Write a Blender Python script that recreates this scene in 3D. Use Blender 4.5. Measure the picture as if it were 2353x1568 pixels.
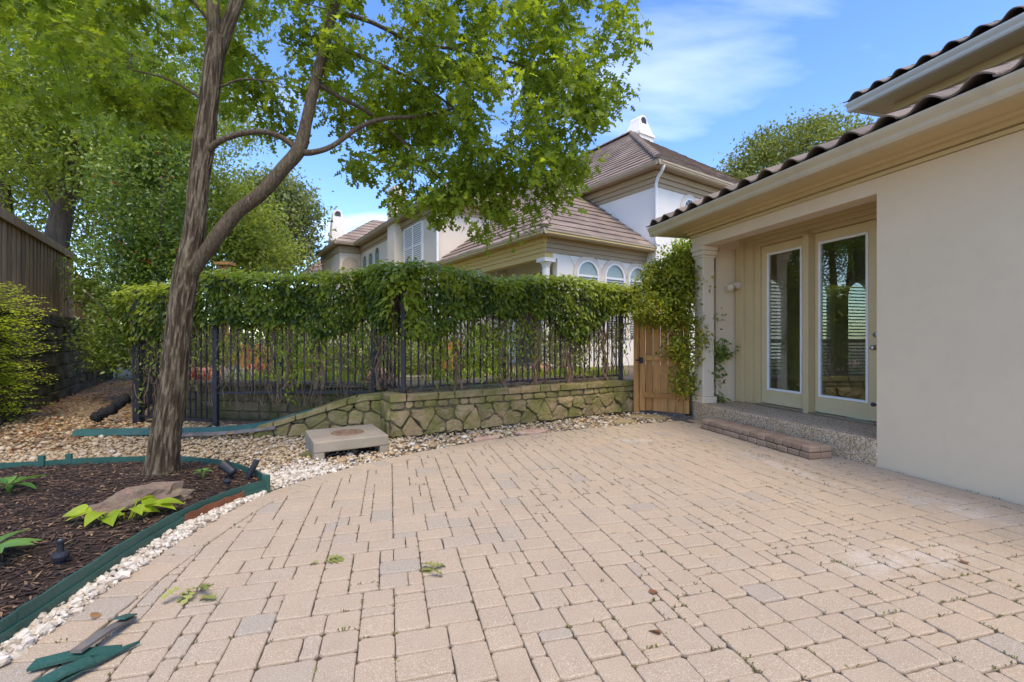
import bpy, bmesh, math, random
import numpy as np
from mathutils import Vector, Matrix, noise

for o in list(bpy.data.objects):
    bpy.data.objects.remove(o)
scene = bpy.context.scene
C = scene.collection
R = math.radians
random.seed(7); rng = np.random.default_rng(7)

# ------------------------------------------------------------------ camera
CAMZ = 1.30
cam_d = bpy.data.cameras.new('camera'); cam = bpy.data.objects.new('camera', cam_d); C.objects.link(cam)
cam.location = (0, 0, CAMZ); cam.rotation_euler = (R(90), 0, 0)
cam_d.sensor_width = 36; cam_d.lens = 16.0; cam_d.shift_y = -0.0025
cam_d.clip_start = 0.05; cam_d.clip_end = 3000
scene.camera = cam

# ------------------------------------------------------------------ world, sun, exposure
SUN_EL, SUN_AZ = 62.0, (0.30, -0.95)            # elevation, horizontal direction towards the sun
w = bpy.data.worlds.new('World'); scene.world = w; w.use_nodes = True
nt = w.node_tree; N = nt.nodes; L = nt.links; N.clear()
out = N.new('ShaderNodeOutputWorld'); bg = N.new('ShaderNodeBackground'); L.new(bg.outputs[0], out.inputs[0])
sky = N.new('ShaderNodeTexSky'); sky.sky_type = 'NISHITA'; sky.sun_disc = False
sky.sun_elevation = R(SUN_EL); sky.sun_rotation = math.atan2(SUN_AZ[0], SUN_AZ[1])
sky.air_density = 1.0; sky.dust_density = 0.7; sky.ozone_density = 1.7
tc = N.new('ShaderNodeTexCoord'); sep = N.new('ShaderNodeSeparateXYZ'); L.new(tc.outputs['Generated'], sep.inputs[0])
def wmath(op, a, b):
    n = N.new('ShaderNodeMath'); n.operation = op
    for i, s in enumerate((a, b)):
        if isinstance(s, (int, float)): n.inputs[i].default_value = s
        else: L.new(s, n.inputs[i])
    return n.outputs[0]
zz = wmath('ADD', wmath('MAXIMUM', sep.outputs[2], 0.0), 0.22)
cmb = N.new('ShaderNodeCombineXYZ'); L.new(wmath('DIVIDE', sep.outputs[0], zz), cmb.inputs[0]); L.new(wmath('DIVIDE', sep.outputs[1], zz), cmb.inputs[1])
mp = N.new('ShaderNodeMapping'); mp.inputs['Rotation'].default_value = (0, 0, R(-25)); mp.inputs['Scale'].default_value = (0.75, 1.9, 1); mp.inputs['Location'].default_value = (3.1, 1.4, 0)
L.new(cmb.outputs[0], mp.inputs[0])
cn = N.new('ShaderNodeTexNoise'); cn.inputs['Scale'].default_value = 1.1; cn.inputs['Detail'].default_value = 7; cn.inputs['Roughness'].default_value = 0.52; cn.inputs['Distortion'].default_value = 0.35
L.new(mp.outputs[0], cn.inputs['Vector'])
cr = N.new('ShaderNodeValToRGB'); cr.color_ramp.elements[0].position = 0.50; cr.color_ramp.elements[1].position = 0.86
cr.color_ramp.elements[0].color = (0, 0, 0, 1); cr.color_ramp.elements[1].color = (.46, .46, .46, 1); L.new(cn.outputs[0], cr.inputs[0])
mx = N.new('ShaderNodeMix'); mx.data_type = 'RGBA'; L.new(cr.outputs[0], mx.inputs['Factor'])
hs = N.new('ShaderNodeHueSaturation'); hs.inputs['Hue'].default_value = 0.513; hs.inputs['Saturation'].default_value = 1.25; hs.inputs['Value'].default_value = 0.92
L.new(sky.outputs[0], hs.inputs['Color']); L.new(hs.outputs[0], mx.inputs['A']); mx.inputs['B'].default_value = (7.5, 7.6, 7.8, 1)
L.new(mx.outputs['Result'], bg.inputs[0]); bg.inputs[1].default_value = 0.15
sd = bpy.data.lights.new('sun', 'SUN'); sun = bpy.data.objects.new('sun', sd); C.objects.link(sun)
sd.energy = 1.35; sd.angle = R(28); sd.color = (1.0, 0.85, 0.63)
a = Vector(SUN_AZ).normalized()
to_sun = Vector((a.x*math.cos(R(SUN_EL)), a.y*math.cos(R(SUN_EL)), math.sin(R(SUN_EL))))
sun.rotation_euler = to_sun.to_track_quat('Z', 'Y').to_euler(); sun.location = (3, -6, 14)
vs = scene.view_settings; vs.view_transform = 'Standard'; vs.look = 'None'; vs.gamma = 1; vs.exposure = 1.5; vs.use_curve_mapping = False
scene.render.engine = 'CYCLES'
try:
    scene.cycles.max_bounces = 8; scene.cycles.diffuse_bounces = 4; scene.cycles.transparent_max_bounces = 12; scene.cycles.transmission_bounces = 4
    scene.cycles.sample_clamp_indirect = 6
except Exception: pass

# ------------------------------------------------------------------ helpers
F, CX, HY = 1046.0, 1176.5, 778.0
def at(x, y, Y):                                  # image position + distance -> point of the place
    return Vector(((x-CX)*Y/F, Y, CAMZ-(y-HY)*Y/F))
def rot2(x, y, a):
    return (x*math.cos(a)-y*math.sin(a), x*math.sin(a)+y*math.cos(a))
def nz(x, y=0., z=0., s=1.): return noise.noise(Vector((x*s, y*s, z*s)))

def tag(o, label=None, cat=None, group=None, kind=None):
    if label: o['label'] = label
    if cat: o['category'] = cat
    if group: o['group'] = group
    if kind: o['kind'] = kind
    return o

class MB:
    def __init__(s): s.v = []; s.f = []; s.t = []; s.ct = 0.5
    def add(s, vs, fs):
        b = len(s.v); s.v += [tuple(p) for p in vs]; s.f += [tuple(i+b for i in f) for f in fs]; s.t += [s.ct]*len(vs); return s
    def box(s, x0, x1, y0, y1, z0, z1):
        return s.add([(x0,y0,z0),(x1,y0,z0),(x1,y1,z0),(x0,y1,z0),(x0,y0,z1),(x1,y0,z1),(x1,y1,z1),(x0,y1,z1)],
                     [(0,3,2,1),(4,5,6,7),(0,1,5,4),(1,2,6,5),(2,3,7,6),(3,0,4,7)])
    def prism(s, lo, hi):                        # two matching loops
        n = len(lo)
        return s.add(list(lo)+list(hi), [tuple(range(n-1,-1,-1)), tuple(range(n,2*n))]+[(i,(i+1)%n,n+(i+1)%n,n+i) for i in range(n)])
    def sweep_y(s, prof, y0, y1, m0=0, m1=0):    # profile of (x,z), run along y, mitre factors
        xr = prof[0][0]
        return s.prism([(x, y0+m0*(x-xr), z) for x, z in prof], [(x, y1+m1*(x-xr), z) for x, z in prof])
    def sweep_x(s, prof, x0, x1): return s.prism([(x0, y, z) for y, z in prof], [(x1, y, z) for y, z in prof])
    def rings(s, loops, cap=True):
        n = len(loops[0]); vs = [p for l in loops for p in l]; fs = []
        for k in range(len(loops)-1):
            for i in range(n): fs.append((k*n+i, k*n+(i+1)%n, (k+1)*n+(i+1)%n, (k+1)*n+i))
        if cap: fs += [tuple(range(n-1,-1,-1)), tuple((len(loops)-1)*n+i for i in range(n))]
        return s.add(vs, fs)
    def lathe(s, prof, n=16, c=(0,0)):           # (r,z) pairs
        return s.rings([[(c[0]+r*math.cos(2*math.pi*i/n), c[1]+r*math.sin(2*math.pi*i/n), z) for i in range(n)] for r, z in prof])
    def tube(s, path, rad, n=6, wob=None):
        P = [Vector(p) for p in path]; loops = []; u = None
        for k, p in enumerate(P):
            d = (P[min(k+1, len(P)-1)]-P[max(k-1, 0)]).normalized()
            if u is None: u = d.orthogonal().normalized()
            u = (u-d*u.dot(d)).normalized(); w_ = d.cross(u)
            r = rad[k] if hasattr(rad, '__len__') else rad
            loops.append([p+(u*math.cos(2*math.pi*i/n)+w_*math.sin(2*math.pi*i/n))*(r*(wob(k, i) if wob else 1)) for i in range(n)])
        return s.rings(loops)
    def mesh(s, name, off=(0,0,0), smooth=False):
        me = bpy.data.meshes.new(name)
        me.from_pydata([(x-off[0], y-off[1], z-off[2]) for x, y, z in s.v], [], s.f)
        a_ = me.attributes.new('tint', 'FLOAT', 'POINT'); a_.data.foreach_set('value', s.t)
        if smooth: me.polygons.foreach_set('use_smooth', [True]*len(me.polygons))
        return me

def finish(o, mat, bevel=0, seg=2):
    if mat: 
        if not o.data.materials: o.data.materials.append(mat)
    if bevel:
        b = o.modifiers.new('bevel', 'BEVEL'); b.width = bevel; b.segments = seg; b.limit_method = 'ANGLE'; b.angle_limit = R(35)
    return o

class T:                                          # a thing: an Empty at its base; builders use frame coordinates
    def __init__(s, name, label=None, cat=None, o=(0,0,0), rot=0, group=None, kind=None):
        s.o = o; s.rot = rot
        s.root = bpy.data.objects.new(name, None); C.objects.link(s.root); s.root.empty_display_size = 0.2
        x, y = rot2(o[0], o[1], rot)
        s.root.location = (x, y, o[2]); s.root.rotation_euler = (0, 0, rot); tag(s.root, label, cat, group, kind)
    def part(s, mb, name, mat, parent=None, smooth=False, bevel=0, seg=2, kind=None, label=None):
        me = mb if isinstance(mb, bpy.types.Mesh) else mb.mesh(name, s.o, smooth)
        ob = bpy.data.objects.new(name, me); C.objects.link(ob); ob.parent = parent or s.root
        if kind: ob['kind'] = kind
        if label: ob['label'] = label
        return finish(ob, mat, bevel, seg)
    def inst(s, me, name, loc, rotz=0, parent=None, scale=None, euler=None):
        ob = bpy.data.objects.new(name, me); C.objects.link(ob); ob.parent = parent or s.root
        ob.location = (loc[0]-s.o[0], loc[1]-s.o[1], loc[2]-s.o[2]); ob.rotation_euler = euler or (0, 0, rotz)
        if scale: ob.scale = scale
        return ob

def solo(mb, name, mat, label=None, cat=None, group=None, kind=None, o=(0,0,0), rot=0, smooth=False, bevel=0):
    ob = bpy.data.objects.new(name, mb.mesh(name, o, smooth)); C.objects.link(ob)
    x, y = rot2(o[0], o[1], rot); ob.location = (x, y, o[2]); ob.rotation_euler = (0, 0, rot)
    tag(ob, label, cat, group, kind); return finish(ob, mat, bevel)

# ------------------------------------------------------------------ materials
def nodes(name):
    m = bpy.data.materials.new(name); m.use_nodes = True
    n = m.node_tree.nodes; l = m.node_tree.links
    return m, n, l, n['Principled BSDF']
def rgb(c): return (c[0], c[1], c[2], 1)
def mixn(n, l, fac, a_, b_, mode='MIX'):
    x = n.new('ShaderNodeMix'); x.data_type = 'RGBA'; x.blend_type = mode
    for k, s in (('Factor', fac), ('A', a_), ('B', b_)):
        if isinstance(s, (int, float)): x.inputs[k].default_value = s
        elif isinstance(s, tuple): x.inputs[k].default_value = rgb(s)
        else: l.new(s, x.inputs[k])
    return x.outputs['Result']
def noi(n, l, vec, scale, detail=5, rough=.6, dist=0):
    t = n.new('ShaderNodeTexNoise'); t.inputs['Scale'].default_value = scale; t.inputs['Detail'].default_value = detail
    t.inputs['Roughness'].default_value = rough; t.inputs['Distortion'].default_value = dist
    if vec is not None: l.new(vec, t.inputs['Vector'])
    return t.outputs[0]
def ramp(n, l, src, stops):
    r = n.new('ShaderNodeValToRGB'); e = r.color_ramp.elements
    while len(e) < len(stops): e.new(.5)
    for k, (p, c) in enumerate(stops):
        e[k].position = p; e[k].color = rgb(c) if isinstance(c, tuple) else (c, c, c, 1)
    l.new(src, r.inputs[0]); return r.outputs[0]
def pos(n, l, stretch=None, obj=False):
    if obj: v = n.new('ShaderNodeTexCoord').outputs['Object']
    else: v = n.new('ShaderNodeNewGeometry').outputs['Position']
    if stretch:
        mpp = n.new('ShaderNodeMapping'); mpp.inputs['Scale'].default_value = stretch; l.new(v, mpp.inputs[0]); v = mpp.outputs[0]
    return v
def attr(n, name='tint'):
    t = n.new('ShaderNodeAttribute'); t.attribute_name = name; return t.outputs['Fac']
def bumpn(n, l, p, h, strength, dist=0.01):
    b = n.new('ShaderNodeBump'); b.inputs['Strength'].default_value = strength; b.inputs['Distance'].default_value = dist
    l.new(h, b.inputs['Height']); l.new(b.outputs[0], p.inputs['Normal'])
def mat(name, c1, c2=None, scale=3., rough=.85, bump=0., bscale=60., bdist=.01, spec=.3, stretch=None, speck=None, sscale=200., samt=.5,
        tint=None, obj=False, patch=None, pscale=1., plo=.5, phi=.7, metal=0):
    m, n, l, p = nodes(name); v = pos(n, l, stretch, obj)
    col = mixn(n, l, ramp(n, l, noi(n, l, v, scale), [(.35, 0.), (.65, 1.)]), tuple(c1), tuple(c2 or c1))
    if patch: col = mixn(n, l, ramp(n, l, noi(n, l, v, pscale, 6, .65, .3), [(plo, 0.), (phi, 1.)]), col, tuple(patch))
    if tint: col = mixn(n, l, attr(n), col, mixn(n, l, 1.0, col, tuple(tint), 'MULTIPLY'))
    if speck: col = mixn(n, l, ramp(n, l, noi(n, l, v, sscale, 2, .5), [(.52, 0.), (.66, samt)]), col, tuple(speck))
    l.new(col, p.inputs['Base Color'])
    p.inputs['Roughness'].default_value = rough; p.inputs['Specular IOR Level'].default_value = spec; p.inputs['Metallic'].default_value = metal
    if bump: bumpn(n, l, p, noi(n, l, v, bscale, 6, .65), bump, bdist)
    return m
def leafmat(name, dark, light, trans=.4, rough=.45, spec=.35, c3=None):
    m, n, l, p = nodes(name)
    st = [(0., dark), (1., light)] if c3 is None else [(0., dark), (.8, light), (1., c3)]
    col = ramp(n, l, attr(n), st); l.new(col, p.inputs['Base Color'])
    p.inputs['Roughness'].default_value = rough; p.inputs['Specular IOR Level'].default_value = spec
    tr = n.new('ShaderNodeBsdfTranslucent'); l.new(mixn(n, l, 1.0, col, (1.75, 1.65, .75), 'MULTIPLY'), tr.inputs[0])
    ms = n.new('ShaderNodeMixShader'); ms.inputs[0].default_value = trans; l.new(p.outputs[0], ms.inputs[1]); l.new(tr.outputs[0], ms.inputs[2])
    l.new(ms.outputs[0], n['Material Output'].inputs[0]); return m
def glassmat(name, tintc=(.92, .95, .93), refl=1.0):
    m, n, l, p = nodes(name); n.remove(p)
    t = n.new('ShaderNodeBsdfTransparent'); t.inputs[0].default_value = rgb(tintc)
    g = n.new('ShaderNodeBsdfGlossy'); g.inputs['Roughness'].default_value = 0.004
    fr = n.new('ShaderNodeFresnel'); fr.inputs[0].default_value = 1.9
    ml = n.new('ShaderNodeMath'); ml.operation = 'MULTIPLY'; ml.inputs[1].default_value = refl; ml.use_clamp = True; l.new(fr.outputs[0], ml.inputs[0])
    ms = n.new('ShaderNodeMixShader'); l.new(ml.outputs[0], ms.inputs[0]); l.new(t.outputs[0], ms.inputs[1]); l.new(g.outputs[0], ms.inputs[2])
    l.new(ms.outputs[0], n['Material Output'].inputs[0]); return m

X = {}
X['stucco'] = mat('stucco', (.70,.565,.385), (.665,.535,.365), 1.2, .9, .35, 70, .006, speck=(.56,.46,.325), sscale=7, samt=.12, patch=(.645,.52,.355), pscale=.8, plo=.52, phi=.8)
X['trim'] = mat('tan_trim', (.58,.455,.245), (.54,.42,.225), 1.5, .6, .12, 120, .004, spec=.35)
X['doorpaint'] = mat('door_paint', (.62,.505,.285), (.59,.48,.27), 2., .45, .05, 150, .003, spec=.4)
X['gutter'] = mat('gutter_paint', (.56,.465,.31), (.50,.415,.275), 2., .4, .04, 40, .003, spec=.4, stretch=(1,1,1), patch=(.40,.33,.22), pscale=3, plo=.55, phi=.8)
X['white'] = mat('white_paint', (.80,.79,.76), (.74,.73,.70), 3., .45, .03, 90, .003)
X['column'] = mat('column_paint', (.70,.58,.43), (.66,.545,.40), 2., .75, .15, 100, .004)
X['tile'] = mat('concrete_roof_tile', (.27,.215,.17), (.21,.165,.13), 3., .9, .5, 60, .01, speck=(.09,.075,.06), sscale=90, samt=.6, tint=(.7,.72,.75))
X['ntile'] = mat('brown_roof_tile', (.30,.225,.17), (.23,.172,.132), 2.2, .9, .4, 30, .02, speck=(.12,.09,.07), sscale=45, samt=.5, tint=(.78,.78,.8), patch=(.40,.31,.24), pscale=.7)
X['flash'] = mat('dark_flashing', (.05,.05,.062), (.035,.035,.045), 5, .6)
X['glass'] = glassmat('glass', (.90,.94,.91), .55)
X['darkglass'] = mat('dark_window_glass', (.03,.035,.05), (.05,.055,.075), .6, .06, spec=.8)
X['greenglass'] = mat('green_leaded_glass', (.05,.11,.09), (.09,.17,.14), 2., .1, spec=.7)
X['paleglass'] = mat('pale_curtained_glass', (.30,.36,.30), (.24,.30,.26), 1.5, .12, spec=.6)
X['nstucco'] = mat('white_stucco', (.80,.75,.66), (.76,.71,.62), .8, .9, .3, 60, .008)
X['ncream'] = mat('cream_stucco', (.70,.61,.48), (.66,.57,.45), .8, .9, .3, 60, .008)
X['ntan'] = mat('tan_eaves', (.40,.31,.20), (.37,.285,.18), 1., .7)
X['nyel'] = mat('lit_ochre_eaves', (.64,.46,.18), (.60,.43,.165), 1., .7)  # ochre carries the light on the left eaves and beam in its colour
X['aggregate'] = None
X['iron'] = mat('black_iron', (.018,.018,.022), (.03,.03,.036), 8, .5, .2, 90, .003, spec=.4)
X['metal'] = mat('satin_nickel', (.55,.53,.50), None, 3, .3, metal=1)
X['black'] = mat('black_plastic', (.015,.016,.02), (.03,.032,.04), 6, .5, .1, 60, .003)
X['cedar'] = mat('cedar_boards', (.56,.30,.105), (.40,.20,.07), 3., .75, .3, 40, .004, stretch=(6,6,.6), tint=(.72,.68,.62), patch=(.28,.14,.05), pscale=2.5, plo=.6, phi=.75)
X['grey_wood'] = mat('weathered_fence_boards', (.50,.335,.20), (.33,.22,.135), 2.5, .85, .5, 30, .006, stretch=(5,5,.5), tint=(.66,.66,.68), patch=(.42,.26,.13), pscale=1.4, plo=.5, phi=.75)
X['concrete'] = mat('worn_concrete', (.34,.285,.215), (.27,.225,.17), 4., .95, .5, 70, .006, speck=(.2,.17,.13), sscale=130, samt=.4, patch=(.27,.25,.17), pscale=2.2)
X['rust'] = mat('rusty_iron', (.16,.10,.06), (.24,.16,.10), 20, .8, .6, 90, .006)
X['mulch'] = mat('bark_mulch', (.055,.034,.022), (.022,.014,.010), 18, .95, 1., 40, .03)
X['shadesoil'] = mat('shaded_soil', (.07,.052,.036), (.04,.03,.02), 12, .95, .8, 60, .01)  # very dark so the drain box looks unlit inside; shade put into colour
X['terrace'] = mat('garden_soil', (.20,.155,.10), (.12,.095,.06), 2., .95, .6, 25, .03, patch=(.10,.13,.035), pscale=.9, plo=.5, phi=.6)
X['edging'] = mat('green_edging', (.025,.095,.075), (.018,.07,.056), 4., .45, .15, 40, .004, spec=.4, patch=(.16,.14,.10), pscale=5, plo=.6, phi=.85, speck=(.10,.14,.11), sscale=120, samt=.35)
X['edgewood'] = mat('reddish_bare_board', (.24,.085,.04), (.16,.06,.03), 10, .85, .4, 40, .005)
X['greymetal'] = mat('weathered_grey_strip', (.17,.155,.135), (.10,.09,.08), 8, .7, .3, 40, .005, patch=(.33,.17,.06), pscale=6, plo=.55, phi=.7)
X['boulder'] = mat('garden_boulder', (.21,.145,.105), (.14,.108,.085), 6., .9, .8, 25, .03, patch=(.36,.19,.13), pscale=3.5, plo=.5, phi=.62, speck=(.28,.26,.12), sscale=12, samt=.35)
X['flag'] = mat('red_flagstone', (.42,.26,.20), (.50,.36,.27), 5, .9, .5, 40, .008)
X['vinestem'] = mat('vine_stem', (.13,.085,.05), (.20,.14,.09), 6, .9)
X['bark2'] = mat('grey_bark', (.15,.12,.09), (.08,.065,.05), 4, .95, 1., 14, .05, stretch=(3,3,.6))
X['deadleaf'] = leafmat('dead_leaf', (.16,.06,.03), (.34,.19,.08), .15)
# ------------------------------------------------------------------ special materials
def paver_mat():
    m, n, l, p = nodes('tumbled_paver'); v = pos(n, l)
    col = mixn(n, l, ramp(n, l, noi(n, l, v, 2.2, 5, .6), [(.35, 0.), (.68, 1.)]), (.415,.322,.220), (.37,.286,.196))
    col = mixn(n, l, ramp(n, l, attr(n), [(0., 0.), (.6, .25), (.85, .45), (1., .9)]), col, (.325,.280,.218))
    col = mixn(n, l, ramp(n, l, noi(n, l, v, 9, 4, .7), [(.56, 0.), (.78, .45)]), col, (.33,.25,.165))
    # pale efflorescence dried on the pavers by the step and in the open patio
    g = n.new('ShaderNodeVectorRotate'); g.rotation_type = 'Z_AXIS'; g.inputs['Angle'].default_value = R(-15); l.new(v, g.inputs[0])
    msk = None
    for (cx, cy, sx, sy) in ((3.84, 3.8, .12, .95), (2.9, 2.0, .75, .22), (4.2, 2.5, .3, .5), (3.0, 5.2, .4, .15)):
        mpp = n.new('ShaderNodeMapping'); mpp.inputs['Location'].default_value = (-cx/sx, -cy/sy, 0); mpp.inputs['Scale'].default_value = (1/sx, 1/sy, 0)
        l.new(g.outputs[0], mpp.inputs[0]); ln = n.new('ShaderNodeVectorMath'); ln.operation = 'LENGTH'; l.new(mpp.outputs[0], ln.inputs[0])
        r_ = ramp(n, l, ln.outputs['Value'], [(.1, 1.), (1., 0.)])
        msk = r_ if msk is None else mixn(n, l, 1.0, msk, r_, 'LIGHTEN')
    st = mixn(n, l, 1.0, msk, ramp(n, l, noi(n, l, v, 7, 5, .7), [(.40, 0.), (.68, .5)]), 'MULTIPLY')
    col = mixn(n, l, st, col, (.66,.65,.62))
    sp = noi(n, l, v, 260, 2, .5)
    col = mixn(n, l, ramp(n, l, sp, [(.56, 0.), (.68, .55)]), col, (.78,.70,.60))
    col = mixn(n, l, ramp(n, l, noi(n, l, v, 190, 2, .5), [(.56, 0.), (.70, .6)]), col, (.22,.145,.085))
    l.new(col, p.inputs['Base Color']); p.inputs['Roughness'].default_value = .92; p.inputs['Specular IOR Level'].default_value = .2
    bumpn(n, l, p, noi(n, l, v, 150, 5, .7), .55, .004); return m
X['paver'] = paver_mat()
def aggregate_mat():
    m, n, l, p = nodes('exposed_aggregate'); v = pos(n, l)
    vo = n.new('ShaderNodeTexVoronoi'); vo.inputs['Scale'].default_value = 75; l.new(v, vo.inputs['Vector'])
    se = n.new('ShaderNodeSeparateColor'); l.new(vo.outputs['Color'], se.inputs[0])
    col = ramp(n, l, se.outputs[0], [(0., (.26,.155,.08)), (.3, (.52,.35,.19)), (.65, (.68,.51,.33)), (1., (.78,.66,.49))])
    col = mixn(n, l, ramp(n, l, vo.outputs['Distance'], [(.45, 0.), (.8, .6)]), col, (.30,.22,.14))
    l.new(col, p.inputs['Base Color']); p.inputs['Roughness'].default_value = .8
    inv = n.new('ShaderNodeMath'); inv.operation = 'SUBTRACT'; inv.inputs[0].default_value = 1; l.new(vo.outputs['Distance'], inv.inputs[1])
    bumpn(n, l, p, inv.outputs[0], 1., .012); return m
X['aggregate'] = aggregate_mat()
def pebble_mat(name, stops, rough=.6):
    m, n, l, p = nodes(name); col = ramp(n, l, attr(n), stops); v = pos(n, l)
    col = mixn(n, l, ramp(n, l, noi(n, l, v, 45, 4, .6), [(.4, 0.), (.75, .45)]), col, (.30,.23,.15))
    l.new(col, p.inputs['Base Color']); p.inputs['Roughness'].default_value = rough; p.inputs['Specular IOR Level'].default_value = .3
    bumpn(n, l, p, noi(n, l, v, 120, 4, .6), .3, .004); return m
X['pebble'] = pebble_mat('river_pebbles', [(0., (.16,.13,.10)), (.12, (.34,.23,.12)), (.35, (.46,.33,.17)), (.6, (.52,.42,.28)), (.8, (.60,.54,.43)), (.9, (.30,.30,.31)), (1., (.66,.62,.55))])
X['whitepeb'] = pebble_mat('white_pebbles', [(0., (.22,.17,.12)), (.15, (.40,.34,.26)), (.5, (.54,.48,.38)), (1., (.66,.62,.54))])
def bark_mat():
    m, n, l, p = nodes('oak_bark'); v = pos(n, l, (1, 1, .16), True)
    r1 = noi(n, l, v, 64, 6, .72, 1.0)
    at_ = attr(n)
    col = ramp(n, l, r1, [(.30, (.058,.043,.027)), (.46, (.120,.090,.057)), (.60, (.205,.162,.105)), (.78, (.32,.27,.185))])
    col = mixn(n, l, ramp(n, l, at_, [(.20, .8), (.60, 0.)]), col, (.050,.034,.021))
    col = mixn(n, l, ramp(n, l, at_, [(.72, 0.), (.97, .6)]), col, (.33,.275,.185))
    v2 = pos(n, l, None, True)
    col = mixn(n, l, ramp(n, l, noi(n, l, v2, 3., 5, .6), [(.55, 0.), (.75, .5)]), col, (.20,.19,.10))
    l.new(col, p.inputs['Base Color']); p.inputs['Roughness'].default_value = .95; p.inputs['Specular IOR Level'].default_value = .15
    bumpn(n, l, p, r1, 1., .03); return m
X['bark'] = bark_mat()
def stone_mat(name, a_, b_, c_, moss, mossamt=.55, scale=4):
    m, n, l, p = nodes(name); v = pos(n, l)
    col = mixn(n, l, attr(n), a_, b_)
    col = mixn(n, l, ramp(n, l, noi(n, l, v, scale, 6, .65, .4), [(.42, 0.), (.62, .8)]), col, c_)
    col = mixn(n, l, ramp(n, l, noi(n, l, v, 2.6, 6, .7, .5), [(.5-.12*mossamt, 0.), (.62, .85)]), col, moss)
    col = mixn(n, l, ramp(n, l, noi(n, l, v, 30, 4, .7), [(.55, 0.), (.8, .6)]), col, (.07,.06,.035))
    l.new(col, p.inputs['Base Color']); p.inputs['Roughness'].default_value = .9; p.inputs['Specular IOR Level'].default_value = .2
    bumpn(n, l, p, noi(n, l, v, 22, 8, .7), .8, .025); return m
X['stone'] = stone_mat('mossy_limestone', (.40,.285,.15), (.19,.145,.09), (.38,.29,.165), (.145,.155,.026), 1.0)
X['darkstone'] = stone_mat('damp_dark_stone', (.14,.12,.085), (.10,.085,.06), (.17,.14,.10), (.05,.055,.02), .8)
X['oldstone'] = stone_mat('old_mossy_stone', (.23,.17,.10), (.17,.135,.085), (.24,.19,.12), (.10,.11,.03), .8)
X['mortar'] = mat('mossy_mortar', (.14,.12,.07), (.08,.07,.038), 8, .95, .8, 40, .02, patch=(.07,.08,.02), pscale=4)
X['sand'] = mat('joint_sand', (.075,.055,.036), (.045,.035,.022), 9, .95, .6, 90, .008, patch=(.06,.065,.02), pscale=3)
def gravelground():
    m, n, l, p = nodes('gravelly_ground'); v = pos(n, l)
    vo = n.new('ShaderNodeTexVoronoi'); vo.inputs['Scale'].default_value = 26; l.new(v, vo.inputs['Vector'])
    se = n.new('ShaderNodeSeparateColor'); l.new(vo.outputs['Color'], se.inputs[0])
    col = ramp(n, l, se.outputs[0], [(0., (.16,.115,.07)), (.4, (.36,.26,.15)), (.75, (.45,.36,.24)), (1., (.55,.48,.38))])
    col = mixn(n, l, ramp(n, l, vo.outputs['Distance'], [(.3, 0.), (.75, 1.)]), col, (.09,.065,.04))
    col = mixn(n, l, ramp(n, l, noi(n, l, v, 1.1, 5, .6), [(.5, 0.), (.7, .7)]), col, (.15,.09,.05))
    l.new(col, p.inputs['Base Color']); p.inputs['Roughness'].default_value = .9
    inv = n.new('ShaderNodeMath'); inv.operation = 'SUBTRACT'; inv.inputs[0].default_value = 1; l.new(vo.outputs['Distance'], inv.inputs[1])
    bumpn(n, l, p, inv.outputs[0], .9, .02); return m
X['gravelground'] = gravelground()

# ------------------------------------------------------------------ polygons
def inside(pt, poly):
    x, y = pt; c = False; n = len(poly); j = n-1
    for i in range(n):
        xi, yi = poly[i]; xj, yj = poly[j]
        if (yi > y) != (yj > y) and x < (xj-xi)*(y-yi)/(yj-yi)+xi: c = not c
        j = i
    return c
def clip(poly, a_, n_):                           # keep the side where (p-a).n >= 0
    o_ = []
    for i in range(len(poly)):
        p, q = poly[i], poly[(i+1) % len(poly)]
        dp = (p[0]-a_[0])*n_[0]+(p[1]-a_[1])*n_[1]; dq = (q[0]-a_[0])*n_[0]+(q[1]-a_[1])*n_[1]
        if dp >= 0: o_.append(p)
        if dp*dq < 0:
            t = dp/(dp-dq); o_.append((p[0]+(q[0]-p[0])*t, p[1]+(q[1]-p[1])*t))
    return o_
def area(poly): return .5*sum(poly[i][0]*poly[(i+1) % len(poly)][1]-poly[(i+1) % len(poly)][0]*poly[i][1] for i in range(len(poly)))
def cleanpoly(poly, mind=.012):
    o_ = []
    for p in poly:
        if not o_ or math.dist(p, o_[-1]) > mind: o_.append(p)
    while len(o_) > 2 and math.dist(o_[0], o_[-1]) <= mind: o_.pop()
    return o_
def spline(pts, n):
    P = [Vector((*p, 0)[:3]) for p in pts]; P = [P[0]*2-P[1]]+P+[P[-1]*2-P[-2]]; o_ = []
    for k in range(1, len(P)-2):
        a_, b_, c_, d_ = P[k-1:k+3]
        for i in range(n):
            t = i/n
            o_.append(.5*((2*b_)+(c_-a_)*t+(2*a_-5*b_+4*c_-d_)*t*t+(3*b_-a_-3*c_+d_)*t**3))
    o_.append(P[-2]); return o_

# ------------------------------------------------------------------ ground
g = MB(); S = 900
g.add([(-S,-S,-.05),(S,-S,-.05),(S,S,-.05),(-S,S,-.05)], [(0,1,2,3)])
solo(g, 'ground', X['gravelground'], kind='structure')

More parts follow.
